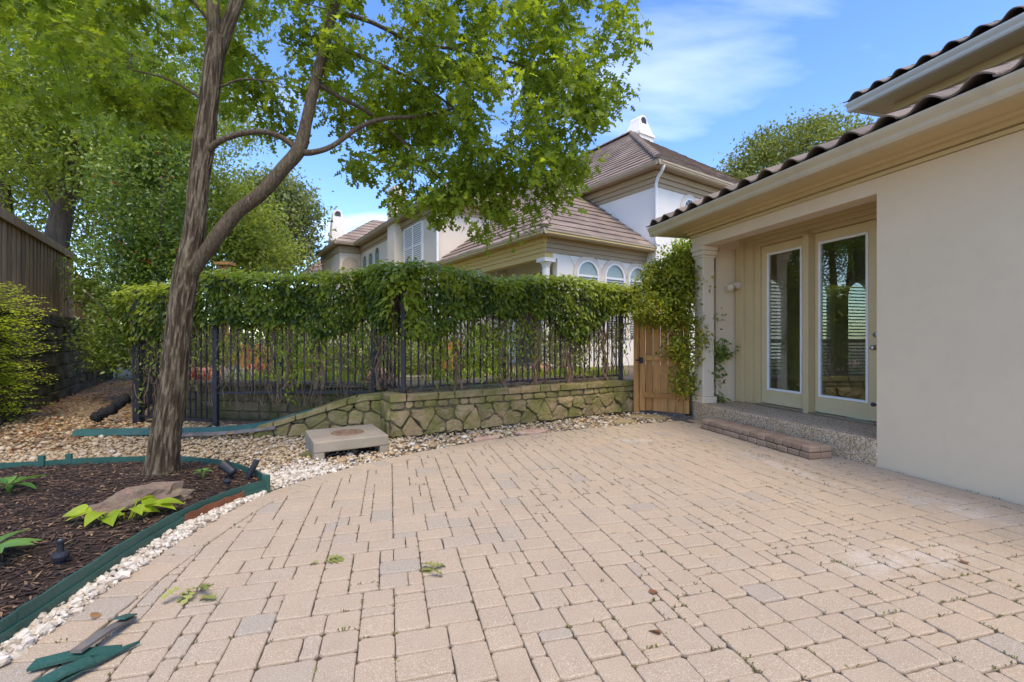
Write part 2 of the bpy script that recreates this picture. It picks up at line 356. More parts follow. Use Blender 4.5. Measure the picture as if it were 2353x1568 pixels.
# ------------------------------------------------------------------ patio of tumbled pavers (house grid, 15 degrees)
HR = R(15)
def toH(x, y): return rot2(x, y, -HR)
edge_w = [(-1.98,.2),(-2.0,.9),(-2.02,1.6),(-2.05,1.97),(-2.10,2.4),(-2.135,2.9),(-2.14,3.35),(-2.10,3.7),(-1.95,4.10),(-1.69,4.52),(-1.36,4.92),(-.92,5.34),(-.44,5.72),(.035,6.05),(.65,6.38),(1.65,6.83),(2.74,7.22)]
edge_s = [(p.x, p.y) for p in spline(edge_w, 5)]
edgeH = [toH(*p) for p in edge_s]
patio_poly = edgeH + [(4.765, 6.36), (4.765, .2)]        # clockwise: left edge away, house side back
def inset(pts, d):
    o_ = []
    for i, p in enumerate(pts):
        a_ = pts[max(i-1, 0)]; b_ = pts[min(i+1, len(pts)-1)]; dx, dy = b_[0]-a_[0], b_[1]-a_[1]; n_ = math.hypot(dx, dy)
        o_.append((p[0]+dy/n_*d, p[1]-dx/n_*d))
    return o_
BORD = .205
innerH = inset(edgeH, BORD+.004)
pb = MB(); pb.prism([(x, y, -.06) for x, y in patio_poly], [(x, y, -.014) for x, y in patio_poly])
patio = solo(pb, 'patio', X['sand'], kind='structure', rot=HR)

def paver_mesh(mb, poly, tint, zt, inset_=.0008, round_=True, tilt=(0, 0)):
    poly = cleanpoly(poly, .005)
    if len(poly) < 3: return False
    if area(poly) < 0: poly = poly[::-1]
    if area(poly) < .00025: return False
    cx = sum(p[0] for p in poly)/len(poly); cy = sum(p[1] for p in poly)/len(poly)
    pts = []
    for i, p in enumerate(poly):                  # cut corners and give each side a slight bow: tumbled stones
        q = poly[(i+1) % len(poly)]; d = math.dist(p, q); c_ = min(.009+random.random()*.011, d*.3)
        ux, uy = (q[0]-p[0])/d, (q[1]-p[1])/d; ox, oy = -uy, ux
        for t_, b_ in ((c_, 0), (d*.5, random.uniform(-.0030, .0012)), (d-c_, 0)):
            j = random.uniform(-.001, .001)
            pts.append((p[0]+ux*t_-ox*(b_+j), p[1]+uy*t_-oy*(b_+j)))
    def ring(k, z):
        o_ = []
        for x, y in pts:
            r_ = math.hypot(x-cx, y-cy) or 1; s_ = 1-min(k/r_, .45)
            xx, yy = cx+(x-cx)*s_, cy+(y-cy)*s_
            o_.append((xx, yy, z+zt+(xx-cx)*tilt[0]+(yy-cy)*tilt[1]))
        return o_
    mb.ct = tint
    n_ = len(pts); loops = [ring(inset_, -.03), ring(inset_+.0006, -.0085), ring(inset_+.0030, -.0022), ring(inset_+.0088, 0)]
    b = len(mb.v); mb.rings(loops, cap=False); mb.f.append(tuple(b+3*n_+i for i in range(n_))); return True

MOD = .076
cols, rows_ = int(8.2/MOD), int(8.6/MOD); x0g, y0g = -3.4, .1
occ = np.zeros((cols, rows_), bool); cells = []
SZ = [((2,3),16),((3,2),44),((2,2),40),((2,1),12),((1,2),10)]
prev = None
for j in range(rows_):
    for i in range(cols):
        if occ[i, j]: continue
        opt = []
        for (w_, h_), p_ in SZ:
            if i+w_ <= cols and j+h_ <= rows_ and not occ[i:i+w_, j:j+h_].any():
                # avoid leaving single-module slots
                gap = 0
                k = i+w_
                while k < cols and not occ[k, j] and gap < 2: gap += 1; k += 1
                opt.append(((w_, h_), p_*(.12 if gap == 1 else 1)*(.35 if prev == (w_, h_) else 1)))
        if not opt: opt = [((1,1),1)]
        s_ = random.choices([o_[0] for o_ in opt], [o_[1] for o_ in opt])[0]; prev = s_
        occ[i:i+s_[0], j:j+s_[1]] = True
        cells.append((x0g+i*MOD, y0g+j*MOD, s_[0]*MOD, s_[1]*MOD))
pavers = []
ip = innerH
for (x, y, w_, h_) in cells:
    jj = lambda: random.uniform(-.0015, .0015)
    P_ = [(x+jj(), y+.002+jj()), (x+w_+jj(), y+.002+jj()), (x+w_+jj(), y+h_-.002+jj()), (x+jj(), y+h_-.002+jj())]
    if x > 4.575 or max(p[0] for p in P_) < -3: continue
    near = [k for k in range(len(ip)-1) if math.dist(ip[k], (x+w_/2, y+h_/2)) < .34]
    ok = True
    if near:
        for k in near:
            a_, b_ = ip[k], ip[k+1]; P_ = clip(P_, a_, (b_[1]-a_[1], -(b_[0]-a_[0])))
            if len(P_) < 3: ok = False; break
    elif not inside((x+w_/2, y+h_/2), ip+[(4.7, 6.35), (4.7, .2)]): ok = False
    if not ok: continue
    P_ = clip(P_, (4.58, 0), (-1, 0)); P_ = clip(P_, (0, 6.30), (0, -1)) if len(P_) > 2 else P_
    if len(P_) > 2 and abs(area(P_)) > .0003: pavers.append(P_)
# soldier course along the curved edge and along the house
acc = 0; last = 0; step = .135; cum = [0]
for k in range(1, len(edgeH)): cum.append(cum[-1]+math.dist(edgeH[k-1], edgeH[k]))
def oncurve(pts, s_):
    k = max(i for i in range(len(cum)) if cum[i] <= s_+1e-9); k = min(k, len(cum)-2); t = (s_-cum[k])/(cum[k+1]-cum[k])
    return (pts[k][0]+(pts[k+1][0]-pts[k][0])*t, pts[k][1]+(pts[k+1][1]-pts[k][1])*t)
innB = inset(edgeH, BORD); s_ = 0
while s_ < cum[-1]-.12:
    e_ = min(s_+random.choice((.115,.15,.15,.19)), cum[-1])
    pavers.append([oncurve(edgeH, s_), oncurve(edgeH, e_), oncurve(innB, e_), oncurve(innB, s_)]); s_ = e_
y = .25
while y < 6.2:
    h_ = random.choice((.15, .228, .228)); pavers.append([(4.582, y), (4.762, y), (4.762, y+h_), (4.582, y+h_)]); y += h_
def seen(P_):
    cx = sum(p[0] for p in P_)/len(P_); cy = sum(p[1] for p in P_)/len(P_); X_, Y_ = rot2(cx, cy, HR)
    if Y_ < 1.62 or abs(X_)/Y_ > 1.16: return -1, Y_
    return abs(area(P_))/Y_**3, Y_
order = sorted(range(len(pavers)), key=lambda k: -seen(pavers[k])[0])
restp = MB()
PT = T.__new__(T); PT.o = (0,0,0); PT.root = patio
for r_, k in enumerate(order):
    P_ = pavers[k]; cx = sum(p[0] for p in P_)/len(P_); cy = sum(p[1] for p in P_)/len(P_)
    tn = min(1, max(0, random.gauss(.42, .26)+.25*nz(cx, cy, 3, .6)+(.35 if random.random() < .06 else 0)))
    zt = random.uniform(-.0025, .0025)+.004*nz(cx, cy, 0, .7); ti = (random.uniform(-.012, .012), random.uniform(-.012, .012))
    if r_ < 300 and seen(P_)[0] > 0:
        mb = MB(); 
        if paver_mesh(mb, P_, tn, zt, tilt=ti): PT.part(mb, 'paver', X['paver'])
    else: paver_mesh(restp, P_, tn, zt, tilt=ti)
PT.part(restp, 'paver_field', X['paver'], kind='stuff')

# weeds, seedlings and crumbs in the joints
wm = MB()
for _ in range(2600):
    P_ = random.choice(pavers); i = random.randrange(len(P_)); p, q = P_[i], P_[(i+1) % len(P_)]; t = random.random()
    x, y = p[0]+(q[0]-p[0])*t, p[1]+(q[1]-p[1])*t
    if nz(x, y, 9, .9)+random.uniform(-.3,.3) < .02: continue
    for k in range(random.randint(2, 6)):
        a_ = random.uniform(0, 6.28); r_ = random.uniform(.004, .016); hx, hy = x+random.uniform(-.018,.018)*(q[0]-p[0])/.15, y+random.uniform(-.018,.018)*(q[1]-p[1])/.15
        wm.ct = random.random()
        h_ = random.uniform(.002, .012)
        wm.add([(hx, hy, -.006), (hx+math.cos(a_)*r_, hy+math.sin(a_)*r_, h_), (hx+math.cos(a_+.7)*r_*.8, hy+math.sin(a_+.7)*r_*.8, h_*.6)], [(0,1,2)])
X['weed'] = leafmat('joint_weeds', (.09,.075,.025), (.17,.19,.03), .2)
solo(wm, 'joint_weeds', X['weed'], 'tiny green weeds and crumbs in the paver joints', 'weeds', kind='stuff', rot=HR)

# ------------------------------------------------------------------ mulch bed and its green edging
front = [(-2.13,1.2),(-2.145,1.6),(-2.165,1.93),(-2.21,2.26),(-2.275,2.7),(-2.30,3.1),(-2.26,3.4),(-2.17,3.66),(-2.07,3.85)]
back = [(-2.07,3.85),(-2.18,4.0),(-2.45,4.24),(-2.90,4.50),(-3.40,4.64),(-4.0,4.62),(-4.6,4.48),(-5.4,4.2),(-6.4,3.7)]
fs, bs = [(p.x, p.y) for p in spline(front, 5)], [(p.x, p.y) for p in spline(back, 5)]
bed_poly = fs+bs[1:]+[(-6.4, 1.2)]
mb = MB(); mb.prism([(x, y, -.04) for x, y in bed_poly], [(x, y, .035) for x, y in bed_poly])
solo(mb, 'mulch_bed', X['mulch'], kind='structure')
# a gently mounded surface under the chips
mm = MB(); n_ = 46; idx = {}
def bedz(x, y):
    d = min(math.dist((x, y), p) for p in fs[::2]+bs[::2]); return .037+.035*min(1, d/.5)+.012*nz(x, y, 0, 3.)+.05*math.exp(-((x+3.1)**2+(y-4.0)**2)/.10)
for i in range(n_+1):
    for j in range(n_+1):
        x = -6.2+4.2*i/n_; y = 1.3+3.4*j/n_
        if inside((x, y), bed_poly): idx[i, j] = len(mm.v); mm.v.append((x, y, bedz(x, y))); mm.t.append(.5)
for i in range(n_):
    for j in range(n_):
        q = [(i, j), (i+1, j), (i+1, j+1), (i, j+1)]
        if all(k in idx for k in q): mm.f.append(tuple(idx[k] for k in q))
solo(mm, 'mulch_surface', X['mulch'], kind='structure', smooth=True)
ch = MB(); k = 0
while k < 7500:
    x = random.uniform(-5.6, -2.05); y = random.uniform(1.5, 4.66)
    if not inside((x, y), bed_poly) or y < (-x)*.82: 
        continue
    k += 1; ln = random.uniform(.012, .05)*(1.35 if random.random() < .12 else 1); wd = random.uniform(.003, .009); a_ = random.uniform(0, 3.14); pt_ = random.uniform(-.35, .35)
    z = bedz(x, y)+random.uniform(.0, .014); dx, dy, dz = math.cos(a_)*ln, math.sin(a_)*ln, math.sin(pt_)*ln*.5; ex, ey = -math.sin(a_)*wd, math.cos(a_)*wd
    ch.ct = random.random()**1.6; e3 = random.uniform(.2, .6)
    ch.add([(x-dx, y-dy, z-dz), (x+ex, y+ey, z+.001), (x+dx*e3, y+dy*e3, z+.004), (x+dx, y+dy, z+dz), (x-ex, y-ey, z+.003)], [(0,2,1),(1,2,3),(0,4,2),(2,4,3)])
m_, n__, l__, p__ = nodes('mulch_chips'); l__.new(ramp(n__, l__, attr(n__), [(0., (.022,.013,.009)), (.5, (.062,.035,.021)), (.85, (.13,.075,.042)), (1., (.30,.19,.10))]), p__.inputs['Base Color']); p__.inputs['Roughness'].default_value = .9
X['chips'] = m_
solo(ch, 'mulch_chips', X['chips'], 'dark shredded bark mulch filling the edged bed', 'mulch', kind='stuff')

def strip(mb, pts, z0, z1, th, zj=None):         # upright ribbon with thickness along a path
    n_ = len(pts); vs, fs_ = [], []
    for i, p in enumerate(pts):
        a_ = pts[max(i-1, 0)]; b_ = pts[min(i+1, n_-1)]; dx, dy = b_[0]-a_[0], b_[1]-a_[1]; d = math.hypot(dx, dy); nx, ny = -dy/d*th/2, dx/d*th/2
        zz_ = zj(i) if zj else 0
        vs += [(p[0]+nx, p[1]+ny, z0), (p[0]-nx, p[1]-ny, z0), (p[0]-nx, p[1]-ny, z1+zz_), (p[0]+nx, p[1]+ny, z1+zz_)]
    for i in range(n_-1):
        for k in range(4): fs_.append((4*i+k, 4*i+(k+1) % 4, 4*i+4+(k+1) % 4, 4*i+4+k))
    fs_ += [(3,2,1,0), tuple(4*(n_-1)+k for k in range(4))]
    mb.add(vs, fs_)
def off(pts, d): return [(q[0], q[1]) for q in inset(pts, d)]
ed = T('garden_edging', 'dark green garden edging boards curving round the mulch bed', 'edging', (-2.07, 3.85, 0))
lowb = MB(); strip(lowb, off(fs, .014), -.03, .055, .012); ed.part(lowb, 'lower_board', X['edging'])
cuts = [0, 11, 21, 30, len(fs)-1]
for k in range(4):
    a_, b_ = cuts[k], cuts[k+1]; mb = MB()
    strip(mb, off(fs, .001+.003*(k % 2))[a_:b_+1], .044, .108+.004*(k % 2), .012, lambda i: .003*math.sin(i*1.7+k)); ed.part(mb, 'upper_board', X['edging'])
bare = MB(); strip(bare, off(fs, .0225)[26:36], .0, .072, .006, lambda i: .006*math.sin(i*2.3)); ed.part(bare, 'bare_board', X['edgewood'], label='reddish board laid bare where the green paint peeled')
for a_, b_ in ((0, 14), (14, 26), (26, len(bs)-1)):
    mb = MB(); strip(mb, off(bs, -.002)[a_:b_+1], -.03, .10, .012, lambda i: .003*math.sin(i*1.1)); ed.part(mb, 'back_board', X['edging'])
for px_, py_ in ((-4.62, 4.47), (-4.42, 4.54), (-2.075, 3.84)):
    mb = MB(); mb.box(px_-.03, px_+.03, py_-.012, py_+.012, -.02, .15); ed.part(mb, 'stake', X['edging'], bevel=.003)

# ------------------------------------------------------------------ loose stone
ICO_V = []; ICO_F = []
bm = bmesh.new(); bmesh.ops.create_icosphere(bm, subdivisions=1, radius=1); bm.verts.ensure_lookup_table()
ICO_V = np.array([v.co[:] for v in bm.verts]); ICO_F = np.array([[v.index for v in f.verts] for f in bm.faces]); bm.free()
def raw_mesh(name, V, Fq, tint, smooth=True):
    me = bpy.data.meshes.new(name); nv = len(V); k = Fq.shape[1]
    me.vertices.add(nv); me.vertices.foreach_set('co', np.ascontiguousarray(V, dtype=np.float32).ravel())
    me.loops.add(Fq.size); me.loops.foreach_set('vertex_index', np.ascontiguousarray(Fq, dtype=np.int32).ravel())
    me.polygons.add(len(Fq)); me.polygons.foreach_set('loop_start', np.arange(0, Fq.size, k, dtype=np.int32))
    me.polygons.foreach_set('use_smooth', np.full(len(Fq), smooth))
    a_ = me.attributes.new('tint', 'FLOAT', 'POINT'); a_.data.foreach_set('value', np.asarray(tint, dtype=np.float32))
    me.update(calc_edges=True); me.validate(); return me
def pebbles(P, size, tint, flat=.6, jag=.24):
    n_ = len(P); V = np.repeat(ICO_V[None], n_, 0)*(1+rng.uniform(-jag, jag, (n_, 12, 1)))
    sc = np.stack([size*rng.uniform(.8, 1.35, n_), size*rng.uniform(.65, 1.0, n_), size*flat*rng.uniform(.7, 1.2, n_)], 1)
    V = V*sc[:, None, :]; a_ = rng.uniform(0, 6.28, n_); tl = rng.uniform(-.4, .4, n_)
    c_, s_ = np.cos(tl)[:, None], np.sin(tl)[:, None]; x, z = V[..., 0]*c_-V[..., 2]*s_, V[..., 0]*s_+V[..., 2]*c_; V[..., 0], V[..., 2] = x, z
    c_, s_ = np.cos(a_)[:, None], np.sin(a_)[:, None]; x, y = V[..., 0]*c_-V[..., 1]*s_, V[..., 0]*s_+V[..., 1]*c_; V[..., 0], V[..., 1] = x, y
    V += P[:, None, :]
    Fq = (ICO_F[None]+(np.arange(n_)*12)[:, None, None]).reshape(-1, 3)
    return V.reshape(-1, 3), Fq, np.repeat(tint, 12)
def solo_mesh(me, name, m, **k):
    ob = bpy.data.objects.new(name, me); C.objects.link(ob); me.materials.append(m); tag(ob, **k); return ob
WALL_A, WALL_B = Vector((-1.60, 5.92, 0)), Vector((2.20, 8.16, 0)); wd_ = (WALL_B-WALL_A).normalized(); wn_ = Vector((-wd_.y, wd_.x, 0))
patio_w = [rot2(x, y, HR) for x, y in patio_poly]
def gravel_ok(x, y):
    if inside((x, y), patio_w) or inside((x, y), bed_poly): return False
    if x > -1.6 and (x+1.6)*(-wd_.y)+(y-5.92)*wd_.x > .02: return False
    if x <= -1.6 and y > 6.9+(x+1.6)*-.12: return False
    if x < -9.04+.555/.832*(8.66-y)+.15: return False
    return True
pts = []
while len(pts) < 20000:
    r_ = random.random()
    if r_ < .32: x, y = random.uniform(-2.2, 2.6), random.uniform(4.0, 8.0)
    elif r_ < .8: x, y = random.uniform(-5.6, -1.3), random.uniform(4.2, 6.9)
    else: x, y = random.uniform(-9.2, -4.5), random.uniform(4.2, 9.5)
    if gravel_ok(x, y): pts.append((x, y, -.045+random.random()**1.5*.05))
P = np.array(pts); xx, yy = P[:, 0], P[:, 1]
tn = np.clip(rng.beta(2.0, 1.8, len(P)), 0, 1); lf = np.clip((-xx-2.2)/1.2, 0, 1); tn = np.clip(tn*(.92-.22*lf)+(rng.random(len(P)) < .25*(1-lf))*.2, 0, 1)
sz = rng.gamma(6., 1/6., len(P))*np.where(xx < -4.5, .022, np.where(yy < 5, .015, .019))
sz = np.clip(sz, .007, .042)
solo_mesh(raw_mesh('river_gravel', *pebbles(P, sz, tn)), 'river_gravel', X['pebble'], label='tan and grey river gravel between patio, wall and bed', cat='gravel', kind='stuff')
pts = []
for s_ in np.linspace(0, 1, 5200):                # white stones between edging and pavers
    k = rng.integers(4, len(fs)-1); p = fs[k]; dn = min(edge_s, key=lambda q: math.dist(p, q)); t = random.random(); j = random.uniform(-.03, .03)
    x, y = p[0]+(dn[0]-p[0])*t+.01, p[1]+(dn[1]-p[1])*t+j+random.uniform(-.05,.05)
    if not inside((x, y), bed_poly) and not inside((x-.012, y), patio_w): pts.append((x, y, -.03+random.random()**1.4*.05))
while len(pts) < 6800:
    x, y = random.gauss(-1.98, .23), random.gauss(4.32, .22)
    if gravel_ok(x, y): pts.append((x, y, -.028+random.random()*.045))
P = np.array(pts)
solo_mesh(raw_mesh('white_pebbles', *pebbles(P, np.clip(rng.gamma(4., 1/4., len(P))*.0135, .005, .03), rng.beta(1.6, 1.3, len(P)), .7, .36), smooth=False), 'white_pebbles', X['whitepeb'],
          label='strip of white pebbles between green edging and pavers', cat='gravel', kind='stuff')
# ------------------------------------------------------------------ the near house (frame: x = into the house, y = along its wall)
H = T('stucco_house', 'beige stucco house with tiled eaves and recessed glazed porch doors', 'house', (4.78, 3.51, 0), HR)
UE = 6.45                                           # far end of the house
mb = MB(); mb.box(4.78, 5.02, -1.5, 3.51, -.05, 2.93); H.part(mb, 'wall', X['stucco'])
mb = MB(); mb.box(5.021, 5.70, 3.36, 3.508, -.05, 2.93); H.part(mb, 'return_wall', X['stucco'])
# end wall with three arched openings
ew = MB(); Y0, Y1 = 6.30, UE; ZB, ZT = .26, 3.0
wins = [(6.27, .31), (7.28, .31), (8.22, .31)]; WZ0, WZS = .62, 2.05      # centre, half width; sill, spring line
xs = 5.13
def archpts(c, hw, z, n=10): return [(c-hw*math.cos(math.pi*i/n), z+hw*math.sin(math.pi*i/n)) for i in range(n+1)]
for c, hw in wins:
    ew.box(xs, c-hw, Y0, Y1, ZB, ZT); ew.box(c-hw, c+hw, Y0, Y1, ZB, WZ0)
    ap = archpts(c, hw, WZS); lo = [(c-hw, ZT)]+ap+[(c+hw, ZT)]
    for i in range(len(ap)-1):
        a_, b_ = ap[i], ap[i+1]
        ew.prism([(a_[0], Y0, a_[1]), (b_[0], Y0, b_[1]), (b_[0], Y0, ZT), (a_[0], Y0, ZT)], [(a_[0], Y1, a_[1]), (b_[0], Y1, b_[1]), (b_[0], Y1, ZT), (a_[0], Y1, ZT)])
    xs = c+hw
ew.box(xs, 11.0, Y0, Y1, ZB, ZT); H.part(ew, 'end_wall', X['stucco'])
mb = MB(); mb.box(5.13, 5.14, 6.30, 6.451, 2.0, 2.01)
for c, hw in wins:                                  # shuttered windows in the end wall
    fr = MB()
    for x_ in (c-hw, c+hw-.05): fr.box(x_, x_+.05, 6.34, 6.40, WZ0, WZS)
    fr.box(c-hw+.05, c+hw-.05, 6.34, 6.40, WZ0, WZ0+.05); fr.box(c-hw+.05, c+hw-.05, 6.34, 6.40, 1.22, 1.29)
    ap, ai = archpts(c, hw, WZS), archpts(c, hw-.045, WZS)
    for i in range(10):
        q = [ap[i], ap[i+1], ai[i+1], ai[i]]; fr.prism([(x, 6.34, z) for x, z in q], [(x, 6.40, z) for x, z in q])
    wo = H.part(fr, 'window', X['white'])
    sl = MB(); z = WZ0+.09
    sl.prism([(c-hw+.05, -.004, -.018), (c-hw+.05, .004, -.022), (c-hw+.05, .004, .018), (c-hw+.05, -.004, .022)], [(c+hw-.05, -.004, -.018), (c+hw-.05, .004, -.022), (c+hw-.05, .004, .018), (c+hw-.05, -.004, .022)])
    sme = sl.mesh('slat', (c, 0, 0)); sme.materials.append(X['white'])
    while z < WZS+.2:
        if not 1.19 < z < 1.32:
            half = hw if z < WZS else math.sqrt(max(hw*hw-(z-WZS)**2, .01))
            H.inst(sme, 'slat', (c, 6.325, z), parent=wo, euler=(R(-64), 0, 0), scale=((half-.04)/(hw-.05), 1, 1))
        z += .058
    pg = MB(); pg.box(c-hw+.03, c+hw-.03, 6.372, 6.376, WZ0+.03, WZS+.25); H.part(pg, 'pane', X['glass'], wo)
# room behind the doors
X['room'] = mat('room_paint', (.60,.50,.37), (.56,.465,.34), 1, .9); X['floorw'] = mat('dark_wood_floor', (.10,.06,.035), (.07,.045,.028), 3, .4, stretch=(1,6,1))
mb = MB(); mb.box(5.72, 11.0, 1.0, 6.298, .05, .28); H.part(mb, 'room_floor', X['floorw'])
mb = MB(); mb.box(5.72, 11.0, 1.0, 6.298, 2.96, 3.04); H.part(mb, 'room_ceiling', X['room'])
mb = MB(); mb.box(10.85, 11.0, 1.0, 6.297, .281, 2.959); mb.box(5.72, 10.849, .85, .999, .281, 2.959); H.part(mb, 'room_wall', X['room'])
# door wall: casing frames, jambs, mullion, head
dw = MB(); dw.box(5.60, 5.715, 5.93, 6.298, .26, 2.96); dw.box(5.60, 5.715, 3.51, 4.02, .26, 2.96); dw.box(5.60, 5.715, 4.02, 5.93, 2.80, 2.96); H.part(dw, 'door_wall', X['trim'])
DY0, DY1, DT = 4.08, 5.87, 2.735
for k, (d_, g_, h_) in enumerate(((5.475, .40, .175), (5.525, .245, .115), (5.575, .095, .055))):   # stepped casing
    cs = MB(); y_in = (.03, .245*.52, .245)[2-k] if False else (.245, .095, .0)[k]
    cs.box(d_, 5.66+.002*k, DY1+y_in, DY1+g_, .272, DT+h_)
    cs.box(d_, 5.66+.002*k, max(DY0-g_, 3.515), DY0-y_in, .272, DT+h_)
    cs.box(d_, 5.66+.002*k, DY0-y_in, DY1+y_in, DT+(.115, .055, .0)[k], DT+h_)
    H.part(cs, 'door_casing', X['trim'], bevel=.006)
mb = MB(); mb.box(5.435, 5.70, 3.515, 6.297, DT+.178, DT+.212); H.part(mb, 'casing_cornice', X['trim'], bevel=.008)
mb = MB(); mb.box(5.50, 5.705, 4.945, 5.03, .272, DT-.002); H.part(mb, 'mullion', X['trim'], bevel=.006)
mb = MB(); mb.box(5.50, 5.70, DY0+.002, 4.943, .272, .295); mb.box(5.50, 5.70, 5.032, DY1-.002, .272, .295); H.part(mb, 'threshold', X['metal'], bevel=.003)
def door(y0, y1, g0, g1, hardware):
    z0, z1, gz0, gz1 = .305, DT-.008, .53, 2.585; xa, xb = 5.615, 5.66
    d = MB(); d.box(xa, xb, y0, g0, z0, z1); d.box(xa, xb, g1, y1, z0, z1); d.box(xa, xb, g0, g1, z0, gz0); d.box(xa, xb, g0, g1, gz1, z1)
    do = H.part(d, 'door', X['doorpaint'], bevel=.002)
    f = MB(); b_ = .032; xa2 = xa-.016
    f.box(xa2, xa+.02, g0-b_*.6, g0+b_*.4, gz0-b_*.6, gz1+b_*.6); f.box(xa2, xa+.02, g1-b_*.4, g1+b_*.6, gz0-b_*.6, gz1+b_*.6)
    f.box(xa2, xa+.02, g0+b_*.4, g1-b_*.4, gz0-b_*.6, gz0+b_*.4); f.box(xa2, xa+.02, g0+b_*.4, g1-b_*.4, gz1-b_*.4, gz1+b_*.6)
    H.part(f, 'glazing_bead', X['white'], do, bevel=.007, seg=3)
    p_ = MB(); p_.box(xa+.006, xa+.012, g0+.004, g1-.004, gz0+.004, gz1-.004); H.part(p_, 'pane', X['glass'], do)
    if hardware:
        k_ = MB(); y_ = y0+.055
        k_.rings([[(x_, y_+r_*math.cos(2*math.pi*i/14), 1.19+r_*math.sin(2*math.pi*i/14)) for i in range(14)] for x_, r_ in ((xa, .03), (xa-.008, .03), (xa-.012, .012), (xa-.035, .012), (xa-.04, .026), (xa-.058, .03), (xa-.07, .02))])
        H.part(k_, 'door_knob', X['metal'], do, smooth=True)
        k_ = MB(); k_.rings([[(x_, y_+r_*math.cos(2*math.pi*i/14), 1.345+r_*math.sin(2*math.pi*i/14)) for i in range(14)] for x_, r_ in ((xa, .028), (xa-.012, .028), (xa-.02, .018))])
        H.part(k_, 'deadbolt', X['metal'], do)
door(5.035, DY1-.004, 5.155, 5.735, False); door(DY0+.004, 4.94, 4.235, 4.865, True)
# porch slab
ps = MB(); ps.prism([(4.77, 3.505, -.05), (4.77, 6.40, -.05), (5.72, 6.40, -.05), (5.72, 3.505, -.05)][::-1], [(4.765, 3.505, .27), (4.765, 6.405, .262), (5.72, 6.405, .265), (5.72, 3.505, .275)][::-1])
H.part(ps, 'porch_slab', X['aggregate'], bevel=.015)
# column
co = MB(); cx, cy = 4.905, 6.30
def sq(mb_, r_, z0, z1): mb_.box(cx-r_, cx+r_, cy-r_, cy+r_, z0, z1)
sq(co, .105, .37, 2.60); c_ob = H.part(co, 'column', X['column'], bevel=.012)
mb = MB(); sq(mb, .135, .265, .371); H.part(mb, 'plinth', X['column'], c_ob, bevel=.012)
mb = MB(); sq(mb, .122, 2.585, 2.625); sq(mb, .135, 2.626, 2.70); sq(mb, .15, 2.701, 2.775); H.part(mb, 'capital', X['column'], c_ob, bevel=.012)
# beam over the porch opening, return beam to the stub wall
mb = MB(); mb.box(4.787, 5.03, 3.509, 6.45, 2.775, 2.935); H.part(mb, 'porch_beam', X['column'], bevel=.004)
mb = MB(); mb.box(5.031, 5.55, 6.17, 6.448, 2.775, 2.935); H.part(mb, 'return_beam', X['column'])
mb = MB(); mb.box(5.031, 5.62, 3.509, 6.169, 2.925, 2.955); H.part(mb, 'porch_ceiling', X['stucco'])
# frieze mouldings (x,z profiles), soffit, gutter; they return along the far end
def run(prof, name, m, ye, parent=None, bevel=0):
    p_ = MB(); p_.sweep_y(prof, -1.5, ye, 0, 0); return H.part(p_, name, m, parent, bevel=bevel)
GX = 4.28
run([(4.765, 2.936), (4.765, 2.975), (4.80, 2.975), (4.80, 2.936)], 'frieze', X['trim'], UE+.02)
run([(4.725, 2.985), (4.725, 3.055), (4.80, 3.055), (4.80, 2.985)], 'frieze', X['trim'], UE+.045)
run([(4.655, 3.056), (4.675, 3.028), (4.7245, 3.028), (4.7245, 3.056)], 'frieze', X['trim'], UE+.08)
ex = MB(); ex.box(4.80, 11, UE, UE+.045, 2.976, 3.055); H.part(ex, 'frieze', X['trim'])
so = MB(); so.box(GX+.10, 11, -1.5, UE+.50, 3.057, 3.085); H.part(so, 'soffit', X['trim'])
gp = [(GX+.125, 3.05), (GX+.05, 3.05), (GX+.035, 3.075), (GX+.03, 3.11), (GX+.005, 3.15), (GX-.005, 3.175), (GX-.005, 3.195), (GX+.008, 3.195), (GX+.012, 3.155), (GX+.125, 3.10)]
gu = run(gp, 'gutter', X['gutter'], UE+.515, bevel=.003)
g2 = MB(); q = [(UE+.515-(x-GX), z) for x, z in gp]
g2.sweep_x([(UE+.39+(GX+.125-x)*1., z) for x, z in gp], GX+.126, 11); H.part(g2, 'gutter', X['gutter'])
run([(GX+.126, 3.086), (GX+.126, 3.21), (GX+.145, 3.21), (GX+.145, 3.086)], 'fascia', X['trim'], UE+.36)
# tiled roof: hipped at the far end
PIT = .40; sl_a = math.atan(PIT); EZ = 3.215
ru = MB(); top = 3.9
ru.add([(GX+.02, -1.5, EZ-.01), (GX+.02, UE+.48, EZ-.01), (GX+top, UE+.48-top, EZ-.01+PIT*top), (GX+top, -1.5, EZ-.01+PIT*top), (11, UE+.48, EZ-.01), (11, UE+.48-top, EZ-.01+PIT*top)], [(0,3,2,1), (1,2,5,4)])
roof = H.part(ru, 'roof', X['flash'])
TW, TL = .335, .40
def stile():                                        # one S-tile: barrel and pan, with thickness
    t_ = MB(); n_ = 14; vs = []
    for e_, (yy_, lift) in enumerate(((-.03, .018), (TL, .0))):
        for i in range(n_+1):
            s_ = i/n_; u_ = s_*TW*1.04
            z_ = .062*math.sin(math.pi*min(s_/.62, 1)) if s_ < .62 else -.016*math.sin(math.pi*(s_-.62)/.38)
            vs.append((yy_, u_, z_+lift))
            vs.append((yy_, u_, z_+lift-.016))
    w2 = 2*(n_+1); fs_ = []
    for i in range(n_):
        a_ = 2*i
        fs_ += [(a_, a_+2, w2+a_+2, w2+a_), (a_+1, w2+a_+1, w2+a_+3, a_+3), (a_, a_+1, a_+3, a_+2), (w2+a_, w2+a_+2, w2+a_+3, w2+a_+1)]
    fs_ += [(0, w2, w2+1, 1), (w2-2, w2-1, 2*w2-1, 2*w2-2)]
    return t_.add(vs, fs_)
tms = []
